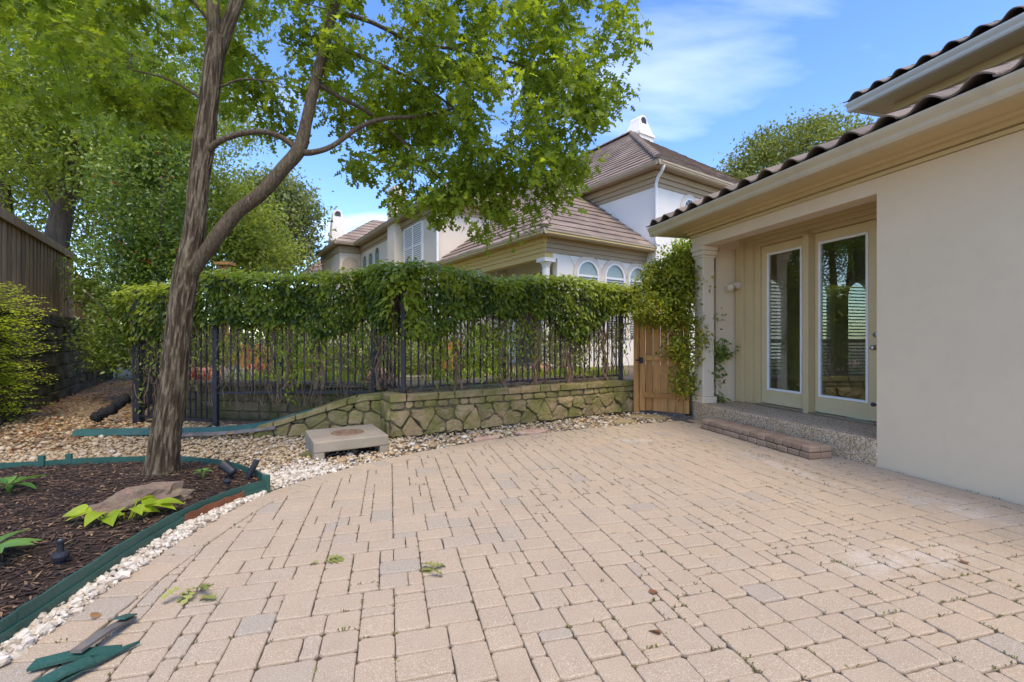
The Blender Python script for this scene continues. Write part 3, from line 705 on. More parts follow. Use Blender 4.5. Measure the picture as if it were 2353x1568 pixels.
for k in range(4):
    s_ = stile(); s_.t = [k/3.]*len(s_.v); me = s_.mesh('tile', smooth=False); me.materials.append(X['tile']); tms.append(me)
def tile_rows(xe, ze, ye, rows, y_start, par, pit):
    ang = math.atan(pit)
    for r_ in range(rows):
        run_ = r_*(TL-.06)*math.cos(ang)
        y = ye-TW*.9-run_; first = True
        while y > y_start:
            H.inst(random.choice(tms), 'tile', (xe+run_, y+random.uniform(-.006,.006), ze+run_*pit+.012+random.uniform(-.003,.003)), parent=par, euler=(0, -ang, random.uniform(-.01,.01)))
            y -= TW
tile_rows(GX+.02, EZ, UE+.50, 9, -.2, roof, PIT)
# upper storey set back over the roof
UX, UZ, UEND = 7.62, 5.42, 6.12
up = MB(); up.box(8.2, 13, -3, UEND-.5, 4.2, UZ-.2); H.part(up, 'upper_wall', X['stucco'])
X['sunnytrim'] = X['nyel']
mb = MB(); mb.box(8.13, 13, -3, UEND-.43, UZ-.32, UZ-.20); H.part(mb, 'upper_frieze', X['trim'])
mb = MB(); mb.box(UX+.10, 13, -3, UEND-.02, UZ-.199, UZ-.17); H.part(mb, 'upper_soffit', X['trim'])
dx, dz = UX-GX, UZ-.17-3.085
X['whitegutter'] = mat('pale_gutter', (.66,.62,.53), (.60,.56,.47), 2, .45)
mb = MB(); mb.sweep_y([(x+dx, z+dz) for x, z in gp], -3, UEND); H.part(mb, 'upper_gutter', X['whitegutter'], bevel=.003)
mb = MB(); mb.sweep_x([(UEND-.125+(GX+.125-x), z+dz) for x, z in gp], UX+.126, 13); H.part(mb, 'upper_gutter', X['whitegutter'])
ur = MB(); t2 = 3.0; ze = UZ-.035
ur.add([(UX+.02, -3, ze), (UX+.02, UEND-.02, ze), (UX+t2, UEND-t2, ze+PIT*t2), (UX+t2, -3, ze+PIT*t2), (13, UEND-.02, ze), (13, UEND-t2, ze+PIT*t2)], [(0,3,2,1), (1,2,5,4)])
uroof = H.part(ur, 'upper_roof', X['flash'])
tile_rows(UX+.02, ze+.01, UEND, 7, -.2, uroof, PIT)

# floodlight on the stub wall
FL = T('floodlight', 'twin round floodlight on the porch stub wall beside the doors', 'lamp', (5.36, 6.30, 2.18), HR)
mb = MB(); mb.rings([[(5.36+.05*math.cos(2*math.pi*i/16), y_, 2.18+.05*math.sin(2*math.pi*i/16)) for i in range(16)] for y_ in (6.30, 6.275)]); FL.part(mb, 'base_plate', X['column'])
for s_ in (-1, 1):
    mb = MB(); c0 = Vector((5.36, 6.27, 2.18)); c1 = Vector((5.36+s_*.06, 6.20, 2.175-.02*(s_ < 0)))
    ax = Vector((s_*.35, -.8, -.35-.25*(s_ < 0))).normalized(); mb.tube([c0, c1], .01, 8)
    arm = FL.part(mb, 'arm', X['column'])
    hd = MB(); hd.tube([c1-ax*.03, c1-ax*.01, c1+ax*.05, c1+ax*.075], [.015, .036, .055, .06], 18); h_ = FL.part(hd, 'lamp_head', X['column'], smooth=False)
    gl = MB(); gl.tube([c1+ax*.0755, c1+ax*.082, c1+ax*.086], [.054, .045, .02], 18); FL.part(gl, 'lens', X['whitegutter'], h_, smooth=True)
mb = MB(); mb.tube([rot2(4.80, 3.53, 0)+(.62,), (4.805, 3.56, .62), (4.805, 3.575, .62)], [.012, .022, .022], 10); H.part(mb, 'hook', X['black'])

# loose paver step in front of the slab
ST = T('paver_step', 'loose two-course brown paver step in front of the porch slab', 'step', (4.40, 3.87, 0), HR)
X['stepbrick'] = mat('step_paver', (.37,.265,.18), (.31,.215,.145), 5, .9, .5, 120, .004, speck=(.5,.42,.33), sscale=240, samt=.4, tint=(.72,.66,.62), patch=(.26,.18,.12), pscale=3)
yy_ = 3.87; SH = .07
def brick(x0, x1, y0, y1, z0, z1):
    mb = MB(); mb.ct = random.random(); j = lambda: random.uniform(-.003, .003)
    mb.box(x0+.002+j(), x1-.002+j(), y0+.004+j(), y1-.004, z0+.001, z1-.002); return ST.part(mb, 'brick', X['stepbrick'], bevel=.013)
for course in (0, 1):
    y = 3.87+(0 if course else -.002)
    k = 0
    while y < 5.63:
        h_ = (.15 if course == 0 else .125); y2 = y+h_ if 5.65-y-h_ > .09 else 5.65
        brick(4.335+.006*course, 4.49, y, y2, .002+course*SH, SH*(1+course)); 
        if course: brick(4.49, 4.64, y+.0, y2, .002+course*SH, SH*(1+course))
        y = y2
    if not course: 
        brick(4.49, 4.64, 3.868, 4.02, .002, SH); brick(4.49, 4.64, 5.5, 5.65, .002, SH); brick(4.49, 4.64, 4.02, 5.5, .002, SH-.002)
# ------------------------------------------------------------------ stone walls
def voronoi(poly, sites):
    out_ = []
    for i, s_ in enumerate(sites):
        P_ = poly
        for j, t in enumerate(sites):
            if i == j or math.dist(s_, t) > 1.4: continue
            mx_, my_ = (s_[0]+t[0])/2, (s_[1]+t[1])/2
            P_ = clip(P_, (mx_, my_), (s_[0]-t[0], s_[1]-t[1]))
            if len(P_) < 3: break
        if len(P_) >= 3: out_.append(P_)
    return out_
def stone_block(poly, depth, joint, org, du, dn, proud, rough=.012, tint=None):   # poly in (s,z); face looks along dn; body runs back by depth
    poly = cleanpoly(poly, .02)
    if len(poly) < 3: return None
    if area(poly) < 0: poly = poly[::-1]
    cx = sum(p[0] for p in poly)/len(poly); cz = sum(p[1] for p in poly)/len(poly)
    pts = []
    for i, p in enumerate(poly):
        q = poly[(i+1) % len(poly)]; d = math.dist(p, q); c_ = min(.03, d*.28)
        for t_ in (c_, d*.5, d-c_) if d > .12 else (c_, d-c_):
            pts.append((p[0]+(q[0]-p[0])*t_/d+random.uniform(-1,1)*rough*.5, p[1]+(q[1]-p[1])*t_/d+random.uniform(-1,1)*rough*.5))
    mb = MB(); mb.ct = random.random() if tint is None else tint; tx, tz = random.uniform(-.12, .12), random.uniform(-.15, .15); loops = []
    for k, dd in ((joint, -depth), (joint, proud-.022), (joint+.006, proud-.006), (joint+.017, proud)):
        L_ = []
        for x, z in pts:
            r_ = math.hypot(x-cx, z-cz) or 1; s_ = max(.3, 1-k/r_); xx_, zz_ = cx+(x-cx)*s_, cz+(z-cz)*s_
            o_ = dd+((xx_-cx)*tx+(zz_-cz)*tz+random.uniform(-1,1)*rough*.35 if dd > -depth else 0)
            L_.append(org+du*xx_+dn*o_+Vector((0,0,zz_)))
        loops.append(L_)
    mb.rings(loops, cap=False); n_ = len(pts); b = 3*n_
    mb.f.append(tuple(range(n_-1, -1, -1)))
    cen = org+du*cx+dn*(proud+random.uniform(-.004, .012))+Vector((0,0,cz)); mb.v.append(tuple(cen)); mb.t.append(mb.ct); ci = len(mb.v)-1
    for i in range(n_): mb.f.append((b+i, b+(i+1) % n_, ci))
    return mb
def rowcuts(a_, b_, lo, hi):
    o_ = [a_]
    while b_-o_[-1] > hi: o_.append(o_[-1]+random.uniform(lo, hi))
    if b_-o_[-1] < lo*.6: o_.pop()
    return o_+[b_]
def flip_if(mb, dn): return mb
def rubble(th, org, du, dn, L_, h_lo, h_mid, h_top, thick, dx=.30, rows=2, matn='stone'):
    # big irregular stones below, a thin course, then cap slabs lapping over the top
    sites = []
    nrow = rows
    for r_ in range(nrow):
        x = random.uniform(0, dx*.6)
        while x < L_:
            sites.append((x+random.uniform(-.06,.06), (r_+.5)*h_lo/nrow+random.uniform(-.06,.06))); x += dx*random.uniform(.75, 1.25)
    for P_ in voronoi([(0,0), (L_,0), (L_,h_lo), (0,h_lo)], sites):
        mb = stone_block(P_, .10, .007, org, du, dn, random.uniform(.0, .05), .03)
        if mb: th.part(mb, 'stone', X[matn])
    if h_mid > h_lo:
        c_ = rowcuts(0, L_, .12, .34)
        for a_, b_ in zip(c_, c_[1:]):
            z1 = h_mid+random.uniform(-.008,.008)
            mb = stone_block([(a_, h_lo), (b_, h_lo+random.uniform(-.01,.01)), (b_, z1), (a_, z1)], .10, .006, org, du, dn, random.uniform(.0, .018), .008)
            if mb: th.part(mb, 'stone', X[matn])
    cap_row(th, org, du, dn, 0, L_, lambda s_: h_mid, h_top-h_mid, thick, matn)
def cap_row(th, org, du, dn, s0, s1, base, h_, thick, matn):
    for band, (d0, d1) in enumerate(((-.03, thick*.5), (thick*.5+.006, thick))):
        c_ = rowcuts(s0, s1, .18, .46)
        for a_, b_ in zip(c_, c_[1:]):
            mb = MB(); mb.ct = random.random(); jz = random.uniform(-.008, .01); j = lambda: random.uniform(-.008, .008); loops = []
            for zz_, sh in ((0, .004), (h_*.75, .0), (h_, .012)):
                L_ = []
                for t_, d_ in ((a_+.005, d0), ((a_+b_)/2, d0-.008), (b_-.005, d0), (b_-.005, d1), (a_+.005, d1)):
                    t2 = (a_+b_)/2+(t_-(a_+b_)/2)*(1-sh*2); dd = (d0+d1)/2+(d_-(d0+d1)/2)*(1-sh*3)
                    L_.append(org+du*(t2+j())+dn*(-(dd+j()))+Vector((0,0,base(t_)+zz_+(jz+j()*.5 if zz_ else .002))))
                loops.append(L_)
            mb.rings(loops); th.part(mb, 'cap_stone', X[matn], bevel=.006, seg=1)
# main low wall beside the patio
org = WALL_A.copy(); dn = -wn_; Lw = (WALL_B-WALL_A).length; TH = .42
W1 = T('stone_wall', 'low mossy limestone rubble wall carrying the iron fence beside patio', 'wall', tuple(org))
def core(th, a_, b_, n_, d0, d1, z1, name='core', z0=-.05, z1b=None):
    mb = MB(); q = [a_+n_*d0, b_+n_*d0, b_+n_*d1, a_+n_*d1]; zb = z1 if z1b is None else z1b
    zt = [z1, zb, zb, z1]
    mb.prism([(p.x, p.y, z0) for p in q], [(p.x, p.y, z) for p, z in zip(q, zt)]); th.part(mb, name, X['mortar'])
core(W1, org+wd_*.02, WALL_B, wn_, .014, TH-.02, .47)
random.seed(21)
rubble(W1, org, wd_, dn, Lw, .36, .465, .56, TH)
# left end face of the wall
rub_o = org+wn_*TH
sites = [(.1,.12), (.3,.1), (.2,.3), (.05,.33), (.36,.34)]
for P_ in voronoi([(0,-.02), (TH-.01,-.02), (TH-.01,.46), (0,.46)], sites):
    mb = stone_block(P_, .03, .006, rub_o, -wn_, -wd_, .012)
    if mb: W1.part(mb, 'stone', X['stone'])
# wing wall falling away to the left
WG_A, WG_B = Vector((-3.42, 6.0, 0)), Vector((-1.80, 6.33, 0)); gd = (WG_B-WG_A).normalized(); gn = Vector((-gd.y, gd.x, 0)); LG = (WG_B-WG_A).length
W2 = T('wing_wall', 'short mossy wing wall with sloping top behind the concrete drain box', 'wall', tuple(WG_A))
hz = lambda s_: .05+.40*min(1, s_/LG/.85)
core(W2, WG_A, WG_B, gn, .015, .28, hz(0)-.02, z1b=hz(LG)-.02)
sites = []
for k in range(15):
    s_ = random.uniform(.0, LG); sites.append((s_, random.uniform(0, hz(s_))))
for r_ in range(3):
    for k in range(7): sites.append((k*LG/6+random.uniform(-.08,.08), .07+r_*.15+random.uniform(-.04,.04))) if r_*.15 < hz(k*LG/6) else None
sites = [s for i, s in enumerate(sites) if all(math.dist(s, t) > .13 for t in sites[:i])]
for P_ in voronoi([(0,-.02), (LG,-.02), (LG,hz(LG)), (LG*.85,hz(LG)), (0,hz(0))], sites):
    mb = stone_block(P_, .1, .008, WG_A, gd, -gn, random.uniform(0,.025))
    if mb: W2.part(mb, 'stone', X['stone'])
cap_row(W2, WG_A, gd, -gn, .05, LG, hz, .075, .3, 'stone')
# old retaining wall behind the left run of the iron fence
OA, OB = Vector((-6.1, 7.75, 0)), Vector((-1.95, 7.02, 0)); od = (OB-OA).normalized(); on = Vector((-od.y, od.x, 0)); LO = (OB-OA).length
W3 = T('retaining_wall', 'old dark coursed stone retaining wall behind the left iron fence', 'wall', tuple(OA))
core(W3, OA, OB, on, .012, .4, .50)
z = -.03
for h_ in (.14, .16, .13, .115):
    c_ = rowcuts(0, LO, .22, .52)
    for a_, b_ in zip(c_, c_[1:]):
        mb = stone_block([(a_, z), (b_, z), (b_, z+h_), (a_, z+h_)], .1, .005, OA, od, -on, random.uniform(0,.014), .008)
        if mb: W3.part(mb, 'stone', X['oldstone'])
    z += h_
cap_row(W3, OA, od, -on, 0, LO, lambda s_: .52, .06, .42, 'oldstone')
# tall stone wall of the alley with the board fence standing on it
QD = Vector((-.555, .832, 0)).normalized(); QN = Vector((.832, .555, 0)).normalized(); AL0 = Vector((-9.04, 8.66, 0))
S0, S1 = -4.0, 8.5
W4 = T('alley_wall', 'tall dark damp stone wall under the wooden board fence', 'wall', tuple(AL0))
o4 = AL0+QD*S0
core(W4, o4, AL0+QD*S1, -QN, .02, .5, 1.70)
z = -.05; k = 0
while z < 1.68:
    h_ = min(random.uniform(.2, .34), 1.72-z); c_ = rowcuts(0, S1-S0, .28, .75)
    for a_, b_ in zip(c_, c_[1:]):
        j = lambda: random.uniform(-.03, .03)
        mb = stone_block([(a_+j(), z+j()*.6), (b_+j(), z+j()*.6), (b_+j(), z+h_), (a_+j(), z+h_)], .1, .008, o4, QD, QN, random.uniform(0,.04), .02)
        if mb: W4.part(mb, 'stone', X['darkstone'])
    z += h_
cap_row(W4, o4, QD, QN, 0, S1-S0, lambda s_: 1.70, .10, .5, 'darkstone')
BF = T('board_fence', 'weathered brown vertical board fence with cap rail on stone wall', 'fence', tuple(AL0+Vector((0,0,1.8))))
def board_fence(BF, s0, s1, z0, z1, m):
    s_ = s0; k = 0
    while s_ < s1:
        w_ = .118; a_ = AL0+QD*s_-QN*(.18+(.022 if k % 2 else 0)); b_ = a_+QD*(w_+.02); n_ = -QN*.02; mb = MB(); mb.ct = random.random(); zt = z1+random.uniform(-.01,.01)
        q = [a_, b_, b_+n_, a_+n_]; mb.prism([(p.x, p.y, z0+random.uniform(0,.03)) for p in q], [(p.x, p.y, zt) for p in q]); BF.part(mb, 'board', m, bevel=.003, seg=1)
        s_ += w_; k += 1
    a_ = AL0+QD*(s0-.05)-QN*.12; b_ = AL0+QD*(s1+.05)-QN*.12; n_ = -QN*.16
    q = [a_, b_, b_+n_, a_+n_]; mb = MB(); mb.prism([(p.x, p.y, z1) for p in q], [(p.x, p.y, z1+.045) for p in q]); BF.part(mb, 'cap_rail', m, bevel=.005)
    q = [p+QN*.01 for p in (a_, b_, b_-QN*.035, a_-QN*.035)]; mb = MB(); mb.prism([(p.x, p.y, z1-.13) for p in q], [(p.x, p.y, z1-.002) for p in q]); BF.part(mb, 'trim_board', m, bevel=.004)
board_fence(BF, -3.6, 3.85, 1.80, 3.42, X['grey_wood'])
BF2 = T('board_fence', 'lower reddish board fence beyond the end of the tall board fence', 'fence', tuple(AL0+QD*4+Vector((0,0,1.8))))
board_fence(BF2, 4.0, 8.4, 1.80, 2.95, X['cedar'])

# ------------------------------------------------------------------ iron fence: four runs, every picket its own part
FA, FB, FC_, FD, FG, FE = Vector((-1.46,6.12,0)), Vector((-2.08,6.82,0)), Vector((-4.38,6.73,0)), Vector((-5.9,7.19,0)), Vector((1.97,8.26,0)), Vector((-7.75,9.95,0))
def picket_mesh(h_, r_=.0095):
    mb = MB(); mb.box(-r_, r_, -r_, r_, 0, h_); me = mb.mesh('picket'); me.materials.append(X['iron']); return me
def iron_run(label, a_, b_, zb, zrail, ztop, gap=.105, zrail_b=None):
    th = T('iron_fence', label, 'fence', tuple(a_+Vector((0,0,zb))), group=None)
    d = b_-a_; L_ = d.length; d.normalize(); n_ = int(L_/gap); me = picket_mesh(ztop-zrail-.02); ang = math.atan2(d.y, d.x)
    for k in range(1, n_):
        p = a_+d*(L_*k/n_); th.inst(me, 'picket', (p.x, p.y, zrail+.01), ang)
    nn = Vector((-d.y, d.x, 0))*.016
    for z in (zrail, ztop-.16, ztop-.02):
        mb = MB(); q = [a_-nn, b_-nn, b_+nn, a_+nn]; mb.prism([(p.x, p.y, z) for p in q], [(p.x, p.y, z+.032) for p in q]); th.part(mb, 'rail', X['iron'])
    return th
def post(th, p, z0, z1, r_=.03):
    mb = MB(); mb.box(p.x-r_, p.x+r_, p.y-r_, p.y+r_, z0, z1); th.part(mb, 'post', X['iron'], bevel=.003)
f1 = iron_run('long black iron picket fence on the low limestone wall', FA, FG, .56, .62, 2.10)
post(f1, FA, .55, 2.15); post(f1, FG, .55, 2.15, .036)
for t in (.5,): post(f1, FA.lerp(FG, t), .56, 2.12, .022)
f2 = iron_run('short angled iron fence panel stepping back from the wall corner', FA+(FB-FA)*.02, FB, .55, .62, 2.12); post(f2, FB, .5, 2.15)
f3 = iron_run('black iron picket fence run just right of the oak trunk', FC_, FB+Vector((-.05,0,0)), .0, .48, 2.16); post(f3, FC_, -.03, 2.2, .034)
f4 = iron_run('black iron picket fence run behind the oak trunk', FD, FC_+Vector((-.06,.01,0)), .0, .06, 2.08); post(f4, FD, -.03, 2.1, .055)
f5 = iron_run('black iron fence returning along the leafy alley', FD+Vector((-.06,.08,0)), FE, .0, .06, 2.05); post(f5, FE, -.03, 2.1)
rl = MB(); pth = [Vector((-6.42,7.0,.06))+Vector((.42,.10,.30))*t+Vector((0,0,.02*math.sin(t*9))) for t in np.linspace(0,1,14)]
rl.tube(pth, [.075+.012*math.sin(k*2.1) for k in range(14)], 14, lambda k, i: 1+.12*math.sin(i*2.2+k*1.3)); X['net'] = mat('black_netting', (.012,.012,.012), (.04,.04,.038), 60, .9, 1, 150, .02)
solo(rl, 'netting_roll', X['net'], 'bundled roll of black garden netting at the iron corner post', 'netting', smooth=True)

# ------------------------------------------------------------------ raised garden behind the fence
back_line = [FE+Vector((0,0,0)), OA+on*.05, OB+on*.05, WALL_A+wn_*.43, WALL_B+wn_*.43+wd_*.35]
tp = [(p.x, p.y) for p in back_line]+[(14, 16), (40, 60), (-40, 60), (-14, 18.5)]
mb = MB(); mb.prism([(x, y, -.06) for x, y in tp][::-1], [(x, y, .50) for x, y in tp][::-1]); solo(mb, 'garden_terrace', X['terrace'], kind='structure')

# ------------------------------------------------------------------ cedar gate between wall and porch
GA, GB = Vector((2.23, 8.02, 0)), Vector((2.93, 7.52, 0)); gdv = (GB-GA).normalized(); gnv = Vector((gdv.y, -gdv.x, 0)); gnv = gnv if gnv.y < 0 else -gnv; LGt = (GB-GA).length
GT = T('wooden_gate', 'orange cedar board gate between the limestone wall and the porch', 'gate', tuple(GA))
def plank(th, s0, s1, z0, z1, d0, d1, name, m, bevel=.004):
    q = [GA+gdv*s0+gnv*d0, GA+gdv*s1+gnv*d0, GA+gdv*s1+gnv*d1, GA+gdv*s0+gnv*d1]; mb = MB(); mb.ct = random.random()
    if (q[1]-q[0]).cross(q[2]-q[1]).z < 0: q = q[::-1]
    mb.prism([(p.x, p.y, z0) for p in q], [(p.x, p.y, z1) for p in q]); return th.part(mb, name, m, bevel=bevel)
s_ = .125
while s_ < LGt-.02:
    w_ = min(.128, LGt-s_); plank(GT, s_+.003, s_+w_-.003, .05, 1.72+random.uniform(-.01,.01), -.02, .0+random.uniform(-.012,.003), 'board', X['cedar']); s_ += w_
for z in (.28, .92, 1.55): plank(GT, .09, LGt-.01, z, z+.085, .004, .042, 'rail', X['cedar'])
plank(GT, -.075, .015, -.04, 1.78, -.05, .045, 'post', X['cedar']); plank(GT, .028, .118, .04, 1.72, -.018, .02, 'stile', X['cedar'])
lt = plank(GT, -.03, .06, .905, .935, .0455, .06, 'latch', X['black']); plank(GT, .03, .10, .87, .97, .0425, .055, 'latch_plate', X['black'])

# ------------------------------------------------------------------ drain box with iron cover
DBA = Vector((-2.11, 4.84, 0)); bx_, by_ = wd_, wn_; Wd, Dp, Hh = .80, .78, .19
DB = T('drain_box', 'square concrete drain box with open front and round iron lid', 'drain', tuple(DBA))
def obox(mb, s0, s1, t0, t1, z0, z1):
    q = [DBA+bx_*s0+by_*t0, DBA+bx_*s1+by_*t0, DBA+bx_*s1+by_*t1, DBA+bx_*s0+by_*t1]; return mb.prism([(p.x, p.y, z0) for p in q], [(p.x, p.y, z1) for p in q])
bmx = bmesh.new(); mb = MB(); obox(mb, 0, Wd, 0, Dp, .07, Hh); DB.part(mb, 'top_slab', X['concrete'], bevel=.014, seg=3)
for a_, b_ in ((.004, .11), (Wd-.10, Wd-.004)):
    mb = MB(); obox(mb, a_, b_, .005, Dp-.004, -.05, .071); DB.part(mb, 'leg', X['concrete'], bevel=.006)
mb = MB(); obox(mb, .111, Wd-.101, Dp-.12, Dp-.005, -.05, .069); DB.part(mb, 'back_panel', X['concrete']); mb = MB(); obox(mb, .111, Wd-.101, .06, Dp-.121, -.04, .002); DB.part(mb, 'shade_floor', X['shadesoil'])  # dark floor added inside the box: its colour stands for the shade there
mb = MB(); cc = DBA+bx_*(Wd*.52)+by_*(Dp*.48); mb.lathe([(.185, Hh-.02), (.185, Hh+.003), (.178, Hh+.007), (.172, Hh+.004), (.15, Hh+.004), (.145, Hh+.009), (.12, Hh+.009), (.115, Hh+.004), (.085, Hh+.004), (.08, Hh+.009), (.05, Hh+.009), (.045, Hh+.004), (.01, Hh+.006)], 40, (cc.x, cc.y))
cov = DB.part(mb, 'iron_lid', X['rust'])
st = MB()
for i in range(20):
    a_ = i*math.pi/10; d_ = Vector((math.cos(a_), math.sin(a_), 0)); p_ = Vector((-d_.y, d_.x, 0))*.005
    for r0, r1 in ((.088, .112), (.123, .143)):
        st.prism([tuple(cc+d_*r0-p_+Vector((0,0,Hh+.002))), tuple(cc+d_*r1-p_+Vector((0,0,Hh+.002))), tuple(cc+d_*r1+p_+Vector((0,0,Hh+.002))), tuple(cc+d_*r0+p_+Vector((0,0,Hh+.002)))], [tuple(cc+d_*r0-p_+Vector((0,0,Hh+.0085))), tuple(cc+d_*r1-p_+Vector((0,0,Hh+.0085))), tuple(cc+d_*r1+p_+Vector((0,0,Hh+.0085))), tuple(cc+d_*r0+p_+Vector((0,0,Hh+.0085)))])
DB.part(st, 'lid_ribs', X['rust'], cov)

# ------------------------------------------------------------------ larger loose stones and slabs
def rock(name, c, r_, m, label, cat, group=None, flat=.6, rz=0, seed=0, sub=2, lump=.25, smooth=True):
    bm = bmesh.new(); bmesh.ops.create_icosphere(bm, subdivisions=sub, radius=1); mb = MB()
    for v in bm.verts:
        n_ = noise.noise(v.co*1.3+Vector((seed*3.7, seed, 0)))*lump+noise.noise(v.co*3+Vector((seed, 0, seed*2)))*lump*.4
        q = v.co*(1+n_); x, y = rot2(q.x*r_[0], q.y*r_[1], rz); mb.v.append((c[0]+x, c[1]+y, c[2]+q.z*r_[2])); mb.t.append((seed*.37) % 1)
    mb.f = [tuple(v.index for v in f.verts) for f in bm.faces]; bm.free()
    return solo(mb, name, m, label, cat, group, o=(c[0], c[1], c[2]-r_[2]*.8), smooth=smooth)
spots = [(-1.80,4.80,.05,0),(-1.55,4.93,.035,1),(-1.72,4.87,.03,2),(-1.35,5.12,.035,3),(-1.33,5.42,.045,4),(-1.22,5.55,.04,5),(-1.12,5.36,.04,6),(-1.05,5.50,.03,7),(-.95,5.47,.05,8),(-1.42,5.3,.04,9),(-.62,5.95,.045,10),(-.5,6.05,.05,11),(-.3,6.2,.04,12),(1.35,7.35,.05,13),(1.1,7.2,.04,14)]
ORD = ['first','second','third','fourth','fifth','sixth','seventh','eighth','ninth','tenth','eleventh','twelfth','thirteenth','fourteenth','fifteenth','sixteenth']
spots.sort()
for n__, (x, y, r_, k) in enumerate(spots): rock('cobble', (x, y, r_*.25), (r_*1.15, r_*.85, r_*.62), X['pebble'], ORD[n__]+' rounded cobble from the left among those beside drain box and wall', 'stone', 'loose cobbles on the gravel', rz=k*1.3, seed=k+.3)
def flagstone(cx_, cy_, rx, ry, rz, label, m, seed):
    random.seed(seed); pts_ = []
    for i in range(9):
        a_ = i*2*math.pi/9; r_ = random.uniform(.8, 1.1); x, y = rot2(math.cos(a_)*rx*r_, math.sin(a_)*ry*r_, rz); pts_.append((cx_+x, cy_+y))
    mb = MB(); mb.prism([(x, y, -.03) for x, y in pts_], [(x, y, .012) for x, y in pts_]); solo(mb, 'flagstone', m, label, 'stone slab', o=(cx_, cy_, 0), bevel=.008)
flagstone(.28, 6.36, .27, .13, .55, 'pinkish red flagstone at the patio edge below the limestone wall', X['flag'], 3)
flagstone(-.35, 5.95, .22, .07, .6, 'thin pale flagstone sliver at the curved patio edge', X['flag'], 4)
X['flag2'] = mat('mossy_flagstone', (.36,.26,.15), (.27,.22,.10), 5, .9, .5, 40, .01)
flagstone(2.28, 7.55, .30, .16, -.2, 'mossy tan flagstone on the ground before the cedar gate', X['flag2'], 5)
flagstone(1.75, 7.15, .22, .12, .4, 'small sandy flagstone between gravel and pavers near the gate', X['flag2'], 6)
mb = MB(); q = [(-2.36,5.02),(-2.14,4.98),(-2.10,5.1),(-2.3,5.2)]; mb.prism([(x, y, -.02) for x, y in q], [(x, y, .03) for x, y in q]); solo(mb, 'stone_chip', X['oldstone'], 'flat greenish stone chip left of the concrete drain box', 'stone', bevel=.006)
random.seed(5)
rock('boulder', (-2.74, 3.36, .085), (.28, .105, .10), X['boulder'], 'long reddish grey boulder lying in the dark mulch bed', 'boulder', rz=.62, seed=5.2, sub=3, lump=.7, smooth=False)
# loose edging strips left on the gravel and broken pieces on the pavers
def lath(name, path, w_, th_, m, label, cat='edging strip', side=None, tip=None):
    P_ = [Vector(p) for p in path]; mb = MB(); loops = []
    for k, p in enumerate(P_):
        d = (P_[min(k+1, len(P_)-1)]-P_[max(k-1, 0)]).normalized(); s_ = Vector((-d.y, d.x, 0)).normalized() if side is None else side; u = d.cross(s_).normalized()
        if u.z < 0: u = -u
        ww = w_ if tip is None or k < len(P_)-1 else tip
        loops.append([p-s_*ww/2, p+s_*ww/2, p+s_*ww/2+u*th_, p-s_*ww/2+u*th_])
    mb.rings(loops); return solo(mb, name, m, label, cat, o=tuple(P_[0]))
sp3 = lambda pts_, n_: [Vector(p) for p in spline(pts_, n_)]
tilt = Vector((.05, -.75, -.62)).normalized()
lath('edging_strip', sp3([(-5.80,6.02,.05),(-4.8,6.10,.05),(-4.0,6.12,.06),(-3.3,6.10,.14),(-2.72,6.17,.30)], 5), .12, .01, X['edging'], 'long loose green edging strip curving up onto the wing wall', side=tilt)
lath('edging_strip', sp3([(-4.5,5.95,.03),(-3.8,5.98,.05),(-3.12,6.0,.12)], 5), .06, .01, X['greymetal'], 'grey underside edging strip lying below the long green strip', side=tilt)
lath('broken_strip', [(-1.885,1.785,.012),(-1.76,1.835,.02),(-1.62,1.875,.012)], .062, .012, X['edging'], 'short broken green edging piece lying flat on the corner pavers', tip=.05)
lath('broken_strip', [(-1.74,1.815,.045),(-1.742,1.95,.04),(-1.745,2.085,.014)], .045, .012, X['greymetal'], 'rust-tipped grey broken strip crossing over the green one', tip=.05)
lath('broken_strip', [(-1.72,1.66,.01),(-1.65,1.80,.02),(-1.575,1.925,.012)], .05, .01, X['edging'], 'pointed green edging splinter nearest the bottom picture edge', tip=.006)
lath('broken_strip', [(-1.74,1.64,.03),(-1.70,1.72,.035),(-1.655,1.795,.03)], .07, .008, X['edging'], 'torn green edging scrap on top of the pointed splinter')
lath('broken_strip', [(-1.745,2.02,.052),(-1.748,2.09,.03)], .052, .006, X['edging'], 'small green flake on the end of the rust-tipped strip')
# garden lights
def spot(loc, yaw, label):
    t = T('garden_spotlight', label, 'garden light', loc); mb = MB(); p = Vector(loc); d = Vector((math.cos(yaw)*.8, math.sin(yaw)*.8, .45)).normalized()
    mb.tube([p+Vector((0,0,-.05)), p+Vector((0,0,.06))], .012, 8); t.part(mb, 'stake', X['black'])
    mb = MB(); c_ = p+Vector((0,0,.09)); mb.tube([c_-d*.07, c_-d*.06, c_+d*.02, c_+d*.07], [.02, .034, .042, .05], 16); hd = t.part(mb, 'lamp_housing', X['black'])
    mb = MB(); mb.tube([c_+d*.0705, c_+d*.074], [.044, .04], 16); t.part(mb, 'lens', X['darkglass'], hd); return t
s1 = spot((-2.50, 4.02, .06), R(165), 'black spotlight lying in the mulch at the bed corner')
mb = MB(); mb.tube([(-2.36,4.06,.05),(-2.30,4.1,.20)], [.024,.027], 12); mb.tube([(-2.30,4.1,.2001),(-2.298,4.101,.205)], [.027,.022], 12); s1.part(mb, 'tube', X['black'])
mb = MB(); mb.tube([(-2.42,3.86,.06),(-2.41,3.85,.10)], [.03,.026], 12); s1.part(mb, 'stake_head', X['black'])
sp = T('sprinkler_riser', 'black sprinkler riser standing in mulch behind the front edging', 'sprinkler', (-2.50, 2.52, .05)); mb = MB()
